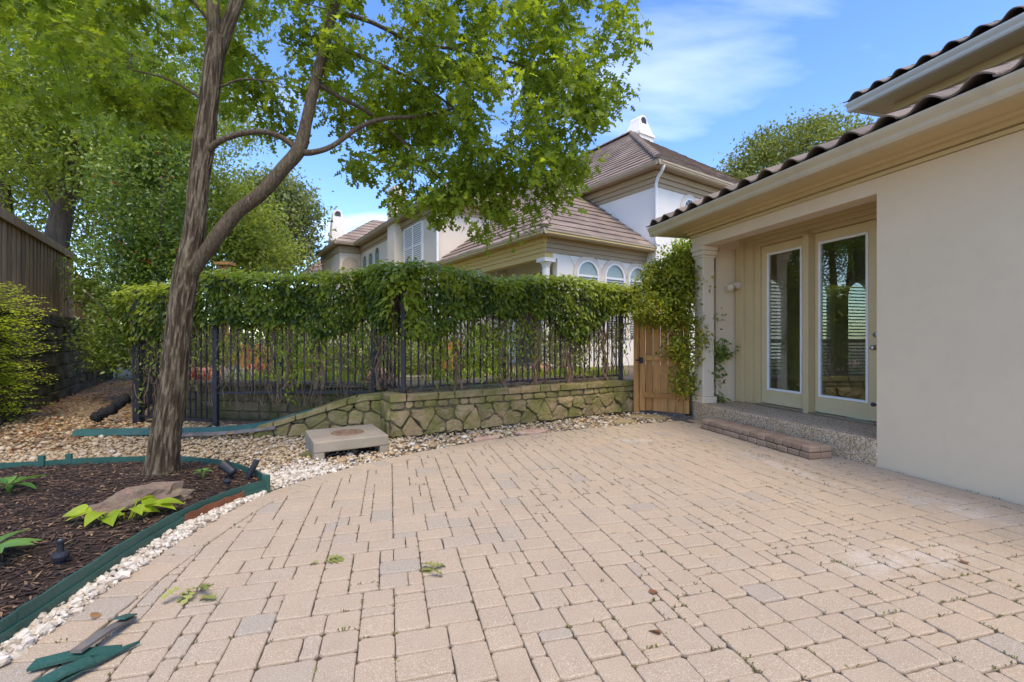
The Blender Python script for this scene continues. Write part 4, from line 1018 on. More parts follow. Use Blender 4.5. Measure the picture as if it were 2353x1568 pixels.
mb.lathe([(.012,.0),(.024,.02),(.024,.075),(.037,.08),(.04,.10),(.034,.115),(.014,.12),(.014,.17),(.018,.172),(.018,.18),(.004,.181)], 16, (-2.50,2.52)); sp.part(mb, 'riser', X['black'])
mb = MB(); mb.lathe([(.010,.181),(.012,.186),(.004,.19)], 12, (-2.50,2.52)); sp.part(mb, 'nozzle', X['metal'])
# ------------------------------------------------------------------ the neighbours' house (frame turned 34 degrees: x = p, y = q)
NR = R(34)
NH = T('neighbour_house', 'large white stucco house with brown tiled hip roofs beyond the hedge', 'house', (11.2, 8.9, .5), NR)
def nbox(name, m, p0, p1, q0, q1, z0, z1, parent=None, th=None, bevel=0):
    mb = MB(); mb.box(p0, p1, q0, q1, z0, z1); return (th or NH).part(mb, name, m, parent, bevel=bevel)
def slope(th, roof, BL, BR, TR, TL, n, lift=.045):
    BL, BR, TR, TL = map(Vector, (BL, BR, TR, TL)); nrm = (BR-BL).cross(TL-BL).normalized()
    if nrm.z < 0: nrm = -nrm
    for k in range(n):
        t0, t1 = k/n, (k+1.12)/n; t1 = min(t1, 1.0)
        a_, b_, c_, d_ = BL.lerp(TL, t0), BR.lerp(TR, t0), BR.lerp(TR, t1), BL.lerp(TL, t1); L_ = (b_-a_).length; m_ = max(2, int(L_/.33))
        mb = MB(); vs = []; fs_ = []; mb.ct = random.random()
        for i in range(m_+1):                      # each tile of the course sits a little differently
            s_ = i/m_; up = lift+random.uniform(-.008, .008); lo_ = a_.lerp(b_, s_); hi_ = d_.lerp(c_, s_) if (c_-d_).length > .05 else d_
            vs += [lo_+nrm*(up-.04), lo_+nrm*up, hi_+nrm*.012, hi_-nrm*.02]
        for i in range(m_):
            for j in range(3): fs_.append((4*i+j, 4*i+4+j, 4*i+5+j, 4*i+1+j))
        mb.add(vs, fs_); th.part(mb, 'tile_course', X['ntile'], roof)
def hipcaps(th, roof, a_, b_, r_=.11):
    a_, b_ = Vector(a_), Vector(b_); d = (b_-a_); n_ = max(1, int(d.length/.38)); d.normalize(); mb = MB(); s_ = d.cross(Vector((0,0,1))).normalized(); u = s_.cross(d)
    for e_, k in ((0, 1.15), (.44, .9)):
        for i in range(7):
            an = math.pi*i/6; mb.v.append(tuple(d*e_+s_*(r_*k*math.cos(an))+u*(r_*k*math.sin(an)*.75))); mb.t.append(.3)
    mb.f = [(i, i+1, i+8, i+7) for i in range(6)]+[tuple(range(6, -1, -1))]
    me = mb.mesh('hip_cap'); me.materials.append(X['ntile'])
    for k in range(n_):
        p = a_+d*(.38*k); th.inst(me, 'hip_cap', (p.x, p.y, p.z), parent=roof)
def base(name, pts_, th=NH, m=None):
    mb = MB(); mb.add(pts_, [tuple(range(len(pts_)))]); return th.part(mb, name, m or X['ntile'])
def eaves(th, p0, q0, p1, q1, z, front=True, left=True, fr=None, sof=None):   # outer eave lines p0 (left), q0 (right face)
    fr = fr or X['ntan']; sof = sof or X['ntan']
    nbox('soffit', sof, p0+.02, p1, q0+.02, q1, z-.06, z-.02, th=th)
    if front:
        mb = MB(); mb.sweep_x([(q0+.12, z-.09), (q0+.05, z-.09), (q0+.03, z-.04), (q0, z+.0), (q0, z+.05), (q0+.02, z+.05), (q0+.12, z-.02)], p0, p1); th.part(mb, 'gutter', X['ngut'])
    if left:
        mb = MB(); mb.sweep_y([(p0+.12, z-.09), (p0+.05, z-.09), (p0+.03, z-.04), (p0, z+.0), (p0, z+.05), (p0+.02, z+.05), (p0+.12, z-.02)], q0+.001, q1); th.part(mb, 'gutter', X['ngut'])
X['ngut'] = mat('tan_gutter', (.42,.33,.215), (.38,.295,.19), 2, .5)
def archwin(th, plane, c, hw, z0, zs, at_, out_, glass, frame, name='window', surround=None, lower=None, mull=1, spokes=4, below=True, parent=None):
    # plane 'q': wall faces -q, c along p ; plane 'p': wall faces -p, c along q. at_ = wall plane, out_ = outward step
    P3 = (lambda a, d, z: (a, at_-d, z)) if plane == 'q' else (lambda a, d, z: (at_-d, a, z))
    def ring(h0, h1, d0, d1, nm, m, par=None, zb=z0):
        o_, i_ = archpts(c, h0, zs, 14), archpts(c, h1, zs, 14); mb = MB()
        o_ = [(c-h0, zb)]+o_+[(c+h0, zb)]; i_ = [(c-h1, zb)]+i_+[(c+h1, zb)]
        for k in range(len(o_)-1):
            q = [o_[k], o_[k+1], i_[k+1], i_[k]]; mb.prism([P3(a, d0, z) for a, z in q], [P3(a, d1, z) for a, z in q])
        return th.part(mb, nm, m, par)
    if surround: ring(hw+.13, hw+.012, -.02, .035, 'window_surround', surround)
    w_ = ring(hw+.01, hw-.045, -.02, .045, name, frame)
    g_ = [(c-hw+.045, z0)]+archpts(c, hw-.045, zs, 14)+[(c+hw-.045, z0)]; mb = MB(); mb.prism([P3(a, .002, z) for a, z in g_], [P3(a, .008, z) for a, z in g_]); th.part(mb, 'pane', glass, w_)
    bars = MB()
    def bar(a0, z0_, a1, z1_, t=.012):
        dx_, dz_ = a1-a0, z1_-z0_; L_ = math.hypot(dx_, dz_); ox, oz = -dz_/L_*t, dx_/L_*t; q = [(a0+ox, z0_+oz), (a1+ox, z1_+oz), (a1-ox, z1_-oz), (a0-ox, z0_-oz)]
        bars.prism([P3(a, .010, z) for a, z in q], [P3(a, .028, z) for a, z in q])
    r_ = hw-.045
    if spokes:
        for k in range(1, spokes):
            an = math.pi*k/spokes; bar(c+r_*.3*math.cos(an), zs+r_*.3*math.sin(an), c+r_*math.cos(an), zs+r_*math.sin(an), .009)
        pr = None
        for k in range(9):
            an = math.pi*k/8; cu = (c+r_*.3*math.cos(an), zs+r_*.3*math.sin(an))
            if pr: bar(*pr, *cu, .008)
            pr = cu
    return w_, bars, bar
# --- one-storey wing with the arched windows and corner porch
nbox('wall', X['nstucco'], 8.3, 11.19, 9.3, 15.2, .4, 3.93)
nbox('wall', X['nstucco'], 7.72, 8.299, 9.3, 9.5, .4, 3.93)
nbox('wall', X['ncream'], 7.35, 8.299, 12.6, 15.2, .4, 3.93)
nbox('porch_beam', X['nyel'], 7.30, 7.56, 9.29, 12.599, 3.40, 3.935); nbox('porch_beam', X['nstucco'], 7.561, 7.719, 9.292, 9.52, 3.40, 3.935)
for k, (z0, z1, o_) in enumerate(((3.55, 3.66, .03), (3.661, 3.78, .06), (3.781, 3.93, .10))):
    nbox('frieze', X['nyel'], 7.30-o_, 7.2999, 9.29-o_, 15.2, z0, z1); nbox('frieze', X['ntan'], 7.30, 11.19, 9.29-o_, 9.2899, z0, z1)  # same frieze: left face in the lit ochre, right face in tan
cl = MB(); cl.lathe([(.17,.45),(.17,.6),(.12,.64),(.115,1.8),(.10,3.16),(.12,3.18),(.10,3.2),(.14,3.26),(.16,3.3)], 20, (7.43, 9.42)); colm = NH.part(cl, 'column', X['nstucco'], smooth=False)
nbox('capital', X['nstucco'], 7.25, 7.61, 9.24, 9.60, 3.3005, 3.3995, colm)
dwn = nbox('porch_door', X['darkglass'], 8.26, 8.2995, 10.2, 11.9, .55, 3.1); nbox('frame', X['ntan'], 8.24, 8.2999, 10.05, 10.199, .5, 3.25, dwn); nbox('frame', X['ntan'], 8.24, 8.2999, 11.0, 11.1, .5, 3.1, dwn); nbox('frame', X['ntan'], 8.24, 8.2999, 10.2, 12.0, 3.101, 3.25, dwn)
for c_ in (8.80, 9.86, 10.84):
    w_, bars, bar = archwin(NH, 'q', c_, .40, 1.3, 3.06, 9.3, 0, X['paleglass'], X['white'], surround=X['ncream'], spokes=0)
    bar(c_-.38, 3.03, c_+.38, 3.03, .03); NH.part(bars, 'glazing_bars', X['white'], w_)
    nbox('lower_pane', X['darkglass'], c_-.35, c_+.35, 9.282, 9.2915, 1.3, 2.995, w_)
    for z_ in np.arange(1.4, 2.96, .07): nbox('blind_slat', X['greyb'] if 'greyb' in X else X['nstucco'], c_-.34, c_+.34, 9.2785, 9.2805, z_, z_+.012, w_)
for c_ in (8.33, 10.35, 9.33): 
    mb = MB(); mb.prism([(c_-.2, 9.285, 3.53), (c_+.2, 9.285, 3.53), (c_, 9.285, 3.25)][::-1], [(c_-.2, 9.2995, 3.53), (c_+.2, 9.2995, 3.53), (c_, 9.2995, 3.25)][::-1]); NH.part(mb, 'spandrel_panel', X['nstucco'])
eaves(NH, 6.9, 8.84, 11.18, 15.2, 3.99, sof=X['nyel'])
E, m_, zt = (6.92, 8.86), .74, 2.25
d_ = zt/m_; roof1 = base('roof', [(6.93,8.87,4.0), (11.18,8.87,4.0), (11.18,8.87+d_,4.0+zt), (6.93+d_,8.87+d_,4.0+zt), (6.93+d_,15.3,4.0+zt), (6.93,15.3,4.0)][:4])
mb = MB(); mb.add([(6.93,8.87,4.0), (6.93+d_,8.87+d_,4.0+zt), (6.93+d_,15.3,4.0+zt), (6.93,15.3,4.0)], [(0,1,2,3)]); NH.part(mb, 'roof_deck', X['ntile'], roof1)
slope(NH, roof1, (6.92,8.86,4.01), (11.18,8.86,4.01), (11.18,8.86+d_,4.01+zt), (6.92+d_,8.86+d_,4.01+zt), 10)
slope(NH, roof1, (6.92,8.86,4.01), (6.92,15.25,4.01), (6.92+d_,15.25,4.01+zt), (6.92+d_,8.86+d_,4.01+zt), 10)
hipcaps(NH, roof1, (6.92,8.86,4.06), (6.92+d_,8.86+d_,4.06+zt), .10)
# --- two-storey block with chimney
nbox('wall', X['nstucco'], 11.2, 20.2, 8.9, 25.5, .4, 6.28)
for k, (z0, z1, o_) in enumerate(((5.86, 5.98, .03), (5.981, 6.12, .07), (6.121, 6.30, .13))):
    nbox('frieze', X['ntan'], 11.2-o_, 11.1999, 8.9-o_, 15.2, z0, z1); nbox('frieze', X['ntan'], 11.2, 20.2, 8.9-o_, 8.8999, z0, z1)
eaves(NH, 10.7, 8.4, 20.7, 25.5, 6.38)
RZ = 10.38; roof2 = base('roof', [(10.73,8.43,6.40), (20.68,8.43,6.40), (15.7,13.8,RZ)])
mb = MB(); mb.add([(10.73,8.43,6.40), (15.7,13.8,RZ), (15.7,20.6,RZ), (10.73,25.5,6.40), (20.68,8.43,6.4), (20.68,25.5,6.4)], [(0,1,2,3), (4,5,2,1), (5,3,2)]); NH.part(mb, 'roof_deck', X['ntile'], roof2)
slope(NH, roof2, (10.72,8.42,6.41), (20.68,8.42,6.41), (15.72,13.8,RZ+.01), (15.68,13.8,RZ+.01), 19)
slope(NH, roof2, (10.72,8.42,6.41), (10.72,25.5,6.41), (15.7,20.6,RZ+.01), (15.7,13.8,RZ+.01), 19)
hipcaps(NH, roof2, (10.72,8.42,6.47), (15.7,13.8,RZ+.06), .12); hipcaps(NH, roof2, (15.7,13.8,RZ+.06), (15.7,20.6,RZ+.06), .12)
w_, bars, bar = archwin(NH, 'q', 12.86, .36, 5.32, 5.40, 8.9, 0, X['darkglass'], X['white'], surround=X['ncream'], spokes=6); bar(12.5, 5.34, 13.2, 5.34, .03); NH.part(bars, 'glazing_bars', X['white'], w_)
mb = MB(); mb.tube([(11.0,8.45,6.33), (11.05,8.55,6.2), (11.1,8.75,6.05), (11.13,8.83,5.9), (11.13,8.83,4.2), (11.13,8.78,4.1), (11.1,8.7,4.06)], .045, 10); NH.part(mb, 'downspout', X['white'], smooth=True)
def chimney(th, p, q, z0, z1, r0, r1, m):
    mb = MB(); mb.box(p-r0, p+r0, q-r0, q+r0, z0, z0+(z1-z0)*.42); ch_ = th.part(mb, 'chimney', m)
    h0, zs_ = z0+(z1-z0)*.42, z1-r1*.55; mb = MB(); mb.box(p-r0*1.12, p+r0*1.12, q-r0*1.12, q+r0*1.12, h0, h0+.12); th.part(mb, 'chimney_band', m, ch_)
    mb = MB(); ap = [(-r1*math.cos(math.pi*i/10), zs_+r1*math.sin(math.pi*i/10)*1.0) for i in range(11)]
    lo = [(-r0, h0+.121)]+ap+[(r0, h0+.121)]
    mb.prism([(p+a, q-r0*(1 if z < h0+.2 else .62), z) for a, z in lo], [(p+a, q+r0*(1 if z < h0+.2 else .62), z) for a, z in lo]); th.part(mb, 'chimney_cap', m, ch_)
    mb = MB(); ai = [(-r1*.62*math.cos(math.pi*i/10), zs_+r1*.62*math.sin(math.pi*i/10)) for i in range(11)]; ai = [(-r1*.62, zs_-r1*.5)]+ai+[(r1*.62, zs_-r1*.5)]
    yq = lambda z: q-r0*.62-.03-max(0, (zs_-z))*.12
    mb.prism([(p+a, yq(z), z) for a, z in ai], [(p+a, yq(z)+.06, z) for a, z in ai]); th.part(mb, 'flue_opening', X['flash'], ch_)
chimney(NH, 16.3, 13.9, 9.7, 11.2, .45, .26, X['nstucco'])
# --- rear two-storey wing: window with blinds, tall arched windows, chimney breast
nbox('wall', X['ncream'], 7.1, 11.198, 15.3, 25.4, .4, 6.28)
for k, (z0, z1, o_) in enumerate(((5.95, 6.06, .03), (6.061, 6.28, .09))): nbox('frieze', X['ntan'], 7.1-o_, 7.0999, 15.3-o_, 25.39, z0, z1); nbox('frieze', X['ntan'], 7.1, 11.19, 15.3-o_, 15.2999, z0, z1)
eaves(NH, 6.6, 14.85, 11.1, 25.39, 6.38)
roof3 = base('roof', [(6.62,14.87,6.40), (11.1,14.87,6.40), (11.1,18.2,9.0), (10.1,18.2,9.0)])
mb = MB(); mb.add([(6.62,14.87,6.40), (10.1,18.2,9.0), (10.1,22.5,9.0), (6.62,25.39,6.40)], [(0,1,2,3)]); NH.part(mb, 'roof_deck', X['ntile'], roof3)
slope(NH, roof3, (6.61,14.86,6.41), (11.1,14.86,6.41), (11.1,18.2,9.01), (10.1,18.2,9.01), 10)
slope(NH, roof3, (6.61,14.86,6.41), (6.61,25.39,6.41), (10.1,22.5,9.01), (10.1,18.2,9.01), 10)
nbox('chimney_breast', X['ncream'], 6.75, 7.3, 19.05, 19.95, .4, 7.9)
X['blindm'] = mat('window_blinds', (.34,.37,.40), (.27,.30,.33), 1, .5)
wb = nbox('window', X['blindm'], 7.05, 7.099, 16.8, 18.6, 4.2, 5.85)
for (q0, q1, z0, z1) in ((16.72, 16.80, 4.14, 5.92), (18.6, 18.68, 4.14, 5.92), (16.801, 18.599, 5.851, 5.92), (16.801, 18.599, 4.14, 4.199), (17.66, 17.74, 4.2, 5.85), (16.801, 17.659, 5.0, 5.06), (17.741, 18.599, 5.0, 5.06)): nbox('frame', X['white'], 7.02, 7.0995, q0, q1, z0, z1, wb)
for z_ in np.arange(4.24, 5.82, .085):
    if not 4.93 < z_ < 5.07: nbox('blind_slat', X['nstucco'], 7.035, 7.049, 16.82, 17.65, z_, z_+.035, wb); nbox('blind_slat', X['nstucco'], 7.035, 7.049, 17.75, 18.58, z_, z_+.035, wb)
nbox('window_sill', X['ncream'], 6.98, 7.0996, 16.6, 18.8, 4.0, 4.139)
for c_ in (22.45, 23.5, 24.55):
    w_, bars, bar = archwin(NH, 'p', c_, .40, 3.2, 5.35 if c_ != 22.45 else 5.45, 7.1, 0, X['greenglass'], X['ncream'], spokes=0)
    for k in (-1, 0, 1): bar(c_+k*.17, 3.25, c_+k*.17, 5.55, .012)
    for z_ in (3.9, 4.5, 5.1): bar(c_-.36, z_, c_+.36, z_, .012)
    NH.part(bars, 'glazing_bars', X['paleglass'], w_)
mb = MB(); mb.tube([(7.02,15.2,6.2), (7.0,15.2,6.0), (7.0,15.2,4.1)], .05, 8); NH.part(mb, 'downspout', X['white'])
# --- arched loggia and far wing
nbox('wall', X['ncream'], 6.0, 11.19, 25.41, 30, .4, 6.28)
nbox('frieze', X['ntan'], 5.93, 11, 25.33, 25.409, 5.95, 6.28); nbox('frieze', X['ntan'], 5.93, 5.9999, 25.41, 30, 5.95, 6.28)
eaves(NH, 5.6, 24.95, 11.1, 30, 6.38)
roof4 = base('roof', [(5.62,24.97,6.4), (11.1,24.97,6.4), (11.1,28,8.6), (8.6,28,8.6)])
slope(NH, roof4, (5.61,24.96,6.41), (11.1,24.96,6.41), (11.1,28,8.61), (8.6,28,8.61), 9)
slope(NH, roof4, (5.61,24.96,6.41), (5.61,31,6.41), (8.6,31,8.61), (8.6,28,8.61), 9)
X['shade'] = mat('shaded_loggia_plaster', (.46,.39,.31), (.42,.355,.28), 1, .9)  # darker version of the cream stucco: shade of the arch put into colour
ap = [(6.12, 3.)]+[(6.55-.43*math.cos(math.pi*i/12), 5.3+.43*math.sin(math.pi*i/12)) for i in range(13)]+[(6.98, 3.)]
mb = MB(); mb.prism([(a, 25.395, z) for a, z in ap], [(a, 25.4095, z) for a, z in ap]); NH.part(mb, 'arch_shade_panel', X['shade'])  # flat panel on the wall, darkened to look like a shaded recess
chimney(NH, 7.2, 31.3, 6.2, 9.6, .45, .28, X['nstucco'])
FH = T('far_house', 'distant low house with brown tiled roof at the hedge top', 'house', (5, 33, .5), NR)
nbox('wall', X['ncream'], 5.2, 10, 33.2, 44, .4, 4.9, th=FH)
rf = base('roof', [(4.6,32.6,5.0), (10.6,32.6,5.0), (7.6,36,7.6)], FH); slope(FH, rf, (4.6,32.6,5.01), (10.6,32.6,5.01), (7.62,36,7.6), (7.58,36,7.6), 8); slope(FH, rf, (4.6,32.6,5.01), (4.6,44,5.01), (7.6,44,7.6), (7.6,36,7.6), 8)
# ------------------------------------------------------------------ foliage tools
def tmpl(half, fold=.18, droop=.12):                 # half outline (x,y): midrib plus two sides
    mids = [(0, y, -droop*y*y) for x, y in half]; V = list(mids); n_ = len(half); Lr = {}; Rr = {}
    for i, (x, y) in enumerate(half):
        if x > 0:
            Lr[i] = len(V); V.append((-x, y, x*fold-droop*y*y)); Rr[i] = len(V); V.append((x, y, x*fold-droop*y*y))
        else: Lr[i] = Rr[i] = i
    Fq = []
    for i in range(n_-1):
        for S_, fl in ((Lr, 0), (Rr, 1)):
            q = [i, i+1, S_[i+1], S_[i]]
            tri = [[q[0], q[1], q[2]], [q[0], q[2], q[3]]]
            for t in tri:
                if len(set(t)) == 3: Fq.append(t[::-1] if fl else t)
    return np.array(V, float), np.array(Fq)
def oakhalf(): return [(0,0),(.03,.18),(.27,.36),(.05,.40),(.35,.64),(.06,.66),(.22,.88),(0,1.0)]
OAK = tmpl(oakhalf(), .35, .28)
OVAL = tmpl([(0,0),(.20,.25),(.27,.50),(.15,.80),(0,1)], .25, .2)
OVAL3 = tmpl([(0,0),(.25,.35),(.17,.75),(0,1)], .25, .2)
OVAL4 = tmpl([(0,0),(.26,.42),(0,1)], .25, .15)
def fine(h_, n_=3): return [(max(0, p.x) if 0 < i < (len(h_)-1)*n_ else 0, p.y) for i, p in enumerate(spline(h_, n_))]
HOSTA = tmpl(fine([(0,-.0),(.012,.12),(.13,.25),(.19,.45),(.16,.68),(.08,.88),(0,1)]), .35, .42)
def unit(a_): return a_/np.maximum(np.linalg.norm(a_, axis=-1, keepdims=True), 1e-9)
def frames(D, Nn):
    D = unit(D); Xx = unit(np.cross(D, Nn)); Z = np.cross(Xx, D); return np.stack([Xx, D, Z], -1)   # columns x,y,z
def cloud(tm, P, D, Nn, sc, tint, name, smooth=True):
    V, Fq = tm; Rm = frames(D, Nn); W = np.einsum('nij,kj->nki', Rm, V)*sc[:, None, None]+P[:, None, :]
    n_, k = len(P), len(V); Ff = (Fq[None]+(np.arange(n_)*k)[:, None, None]).reshape(-1, 3)
    return raw_mesh(name, W.reshape(-1, 3), Ff, np.repeat(tint, k), smooth)
def leaf_singles(th, tm, P, D, Nn, sc, tint, sel, m, name='leaf'):
    mes = []
    for k in range(5):
        me = raw_mesh(name, tm[0], tm[1], np.full(len(tm[0]), (k+.5)/5)); me.materials.append(m); mes.append(me)
    Rm = frames(D, Nn)
    for i in sel:
        ob = bpy.data.objects.new(name, mes[min(4, int(tint[i]*5))]); C.objects.link(ob); ob.parent = th.root
        M4 = Matrix([[*(Rm[i][r_]*sc[i]), P[i][r_]-th.o[r_]] for r_ in range(3)]+[[0,0,0,1]]); ob.matrix_local = M4
def add_cloud(th, tm, P, D, Nn, sc, tint, m, name='crown', singles=0, kind='stuff'):
    P, D, Nn = np.asarray(P, float), np.asarray(D, float), np.asarray(Nn, float)
    sel = np.array([], int)
    if singles:
        Y = np.maximum(P[:, 1], .3); vis = (np.abs(P[:, 0]/Y) < 1.1) & (np.abs(P[:, 2]-CAMZ)/Y < .74) & (P[:, 1] > .8)
        sel = np.argsort(-(sc/Y)*vis)[:singles]
        leaf_singles(th, tm, P, D, Nn, sc, tint, sel, m)
    keep = np.ones(len(P), bool); keep[sel] = False
    o_ = np.array(th.o, float)
    me = cloud(tm, P[keep]-o_, D[keep], Nn[keep], sc[keep], tint[keep], name)
    return th.part(me, name, m, kind=kind)
def rnd(n_): return rng.normal(size=(n_, 3))

def grow(mb, nodes_, rads, targets, seg=.22, rmax=.02, sag=.15, taper=.5, sides=5):
    """join every target to the nearest piece of the tree so far; returns all twig points"""
    nodes_ = [Vector(n_) for n_ in nodes_]; A = np.array([tuple(n_) for n_ in nodes_]); Rr = list(rads); tips = []
    d0 = [np.min(np.linalg.norm(A-np.array(t), axis=1)) for t in targets]
    for t in [targets[i] for i in np.argsort(d0)]:
        d = np.linalg.norm(A-np.array(t), axis=1)+.25*np.maximum(0, A[:, 2]-t[2]); j = int(np.argmin(d)); a_ = Vector(A[j]); b_ = Vector(t); L_ = (b_-a_).length
        if L_ < .04: tips.append((a_, b_)); continue
        k = max(2, int(L_/seg)); r0 = min(Rr[j]*.75, rmax, .004+.010*L_); path = []; rd = []
        side = Vector((random.uniform(-1,1), random.uniform(-1,1), random.uniform(-.3,1)))*.12*L_
        for i in range(k+1):
            s_ = i/k; p = a_.lerp(b_, s_)+side*math.sin(math.pi*s_)+Vector((0,0,-sag*L_*.3*math.sin(math.pi*s_)))
            path.append(p); rd.append(max(.0025, r0*(1-taper*s_)))
        mb.tube(path, rd, sides); A = np.vstack([A]+[np.array([tuple(p)]) for p in path[1:]]); Rr += rd[1:]; tips.append((path[-2], b_))
        for i in range(1, k): tips.append((path[i-1], path[i]))
    return tips
def in_lobes(lobes, n_, shell=.0):
    vol = np.array([l_[3]*l_[4]*l_[5]*(l_[6] if len(l_) > 6 else 1) for l_ in lobes]); vol /= vol.sum(); k = rng.choice(len(lobes), n_, p=vol)
    u = unit(rnd(n_))*(rng.uniform(shell, 1, n_)**(1/3.))[:, None]; Lc = np.array([l_[:6] for l_ in lobes]); return Lc[k, :3]+u*Lc[k, 3:6]

# ------------------------------------------------------------------ the oak in the bed
random.seed(11); rng = np.random.default_rng(11)
X['oakleaf'] = leafmat('oak_leaf', (.085,.135,.014), (.29,.38,.04), .55, .45, .3)
OK_ = T('oak_tree', 'lobed-leaf oak with ridged forked trunk rising from the mulch bed', 'tree', (-3.1, 4.03, .04))
def limb(ctrl, n_): 
    P4 = [(*at(x, y, Y), r_*math.cos(math.atan(abs(x-CX)/F))*1.02) for x, y, Y, r_ in ctrl]; q = [Vector(p[:3]) for p in P4]; sp_ = spline(q, n_); rr = []
    for k in range(len(P4)-1):
        for i in range(n_): rr.append(P4[k][3]+(P4[k+1][3]-P4[k][3])*i/n_)
    rr.append(P4[-1][3]); return sp_, rr
def barky(mb, path, rad, n_=36, amp=.055, seed=0):
    b0 = len(mb.v); dep = {}
    acc_ = [0]
    for k in range(1, len(path)): acc_.append(acc_[-1]+(path[k]-path[k-1]).length)
    def wob(k, i):
        s_ = acc_[k]; an = 2*math.pi*i/n_; c_, s2 = math.cos(an), math.sin(an); R_ = rad[k]*42
        h_ = 1-abs(.8*noise.noise(Vector((c_*R_*.6+seed+9, s2*R_*.6, s_*3.)))+.75*noise.noise(Vector((c_*R_*1.5+seed, s2*R_*1.5, s_*5.5))))*2.2
        h2 = noise.noise(Vector((c_*2+seed, s2*2, s_*1.3)))
        v_ = 1+amp*(max(-1, min(1, h_))-.5)+.06*h2+(.16*math.exp(-s_/.13)*(1+math.sin(5*an+1.3*math.sin(2*an))) if n_ > 60 else 0); dep[k, i] = max(0, min(1, h_)); return v_
    mb.tube(path, rad, n_, wob)
    for k in range(len(path)):
        for i in range(n_): mb.t[b0+k*n_+i] = 1-dep.get((k, i), .5) if False else dep.get((k, i), .5)
tr = MB(); Pt, Rt = limb([(368,1128,4.03,.19),(370,1108,4.03,.162),(374,1070,4.03,.150),(380,1010,4.03,.138),(400,871,4.02,.123),(415,713,4.02,.114),(430,618,4.02,.112),(447,533,4.02,.098),(456,421,4.02,.094),(470,320,4.02,.100),(478,252,4.02,.088),(490,150,4.02,.090),(498,85,4.02,.086)], 22)
barky(tr, Pt, Rt, 80, .085)
trunk = OK_.part(tr, 'trunk', X['bark'], smooth=True)
limbs = [([(494,100,4.02,.075),(490,20,4.0,.062),(480,-90,3.95,.055),(465,-260,3.9,.045),(460,-420,3.9,.025)], 7), ([(502,115,4.05,.07),(525,55,4.07,.06),(550,-15,4.1,.055),(585,-130,4.2,.045),(640,-330,4.4,.03)], 7),
  ([(438,640,4.03,.05),(460,600,4.02,.066),(500,542,4.03,.072),(545,487,4.07,.068),(600,445,4.1,.066),(650,388,4.15,.065),(688,342,4.2,.068),(704,280,4.22,.056),(722,200,4.28,.053),(748,100,4.35,.05),(772,0,4.4,.045),(800,-120,4.5,.038),(850,-300,4.7,.028)], 14),
  ([(478,345,4.0,.034),(510,322,4.0,.028),(560,306,4.03,.027),(610,304,4.08,.026),(650,318,4.14,.027),(684,345,4.19,.03)], 6),
  ([(690,350,4.2,.036),(720,350,4.22,.028),(765,335,4.3,.025),(830,290,4.4,.022),(890,272,4.5,.02),(970,266,4.7,.016),(1060,246,4.9,.011)], 6),
  ([(726,190,4.28,.026),(790,228,4.4,.02),(850,262,4.6,.018),(930,330,4.8,.014),(1020,420,5.0,.009)], 6),
  ([(746,105,4.35,.028),(800,118,4.4,.022),(870,148,4.5,.02),(960,190,4.7,.015),(1060,260,4.9,.01)], 6),
  ([(765,25,4.4,.026),(850,50,4.5,.02),(960,100,4.7,.018),(1090,120,4.9,.014),(1230,160,5.1,.01)], 6),
  ([(480,240,4.0,.02),(430,205,4.0,.014),(380,180,3.95,.011),(300,160,3.9,.008)], 5), ([(488,60,4.0,.022),(440,0,3.9,.017),(350,-60,3.8,.013),(230,-60,3.6,.009)], 5), ([(505,200,4.02,.012),(560,182,4.1,.010),(640,190,4.3,.008)], 5)]
nd, nr = list(Pt), list(Rt)
for k, (c_, n_) in enumerate(limbs):
    p_, r_ = limb(c_, n_); mb = MB()
    if r_[0] > .05: barky(mb, p_, r_, 40, .09, seed=k*5+3)
    else: mb.tube(p_, r_, 10)
    OK_.part(mb, 'limb', X['bark'], smooth=True); nd += p_; nr += r_
def LB(x, y, Y, rx, ry, rz, w_=1): p = at(x, y, Y); return (p.x, p.y, p.z, rx, ry, rz, w_)
lobes = [LB(1130,230,5.3,1.35,1.2,1.0,1.25), LB(1330,100,5.3,.72,.9,1.05,1.2), LB(1000,430,5.2,.60,.7,.40,1.5), LB(1220,410,5.3,.58,.7,.45,1.5), LB(900,90,5.0,1.1,1.2,1.05), LB(1320,330,5.4,.40,.5,.42,1.3),
         LB(330,60,4.5,1.15,1.1,.8,.9), LB(120,90,4.0,.9,1.0,.55,.9), LB(620,110,5.0,.75,.9,.8,.7), LB(300,240,5.2,.9,.8,.45,.7), LB(800,330,5.0,.55,.6,.35,1.0), LB(620,240,5.2,.45,.6,.35,.8),
         LB(750,-420,4.7,2.6,2.0,1.0,.28), LB(1150,-120,5.2,1.5,1.6,.8,.5), LB(300,-250,4.2,1.5,1.4,.7,.25),
         LB(960,470,5.2,.42,.5,.26,2.2), LB(1090,490,5.25,.45,.5,.28,2.2), LB(1180,460,5.3,.4,.5,.3,2.), LB(880,350,5.0,.4,.5,.35,1.6)]
tg = in_lobes(lobes, 980, .25); tg = tg[tg[:, 1] > 2.2]
tw = MB(); random.seed(3); tips = grow(tw, nd, nr, [tuple(t) for t in tg], .22, .018, .2); OK_.part(tw, 'twigs', X['bark'], kind='stuff')
random.shuffle(tips)
P, D, Nn, sc, tn = [], [], [], [], []
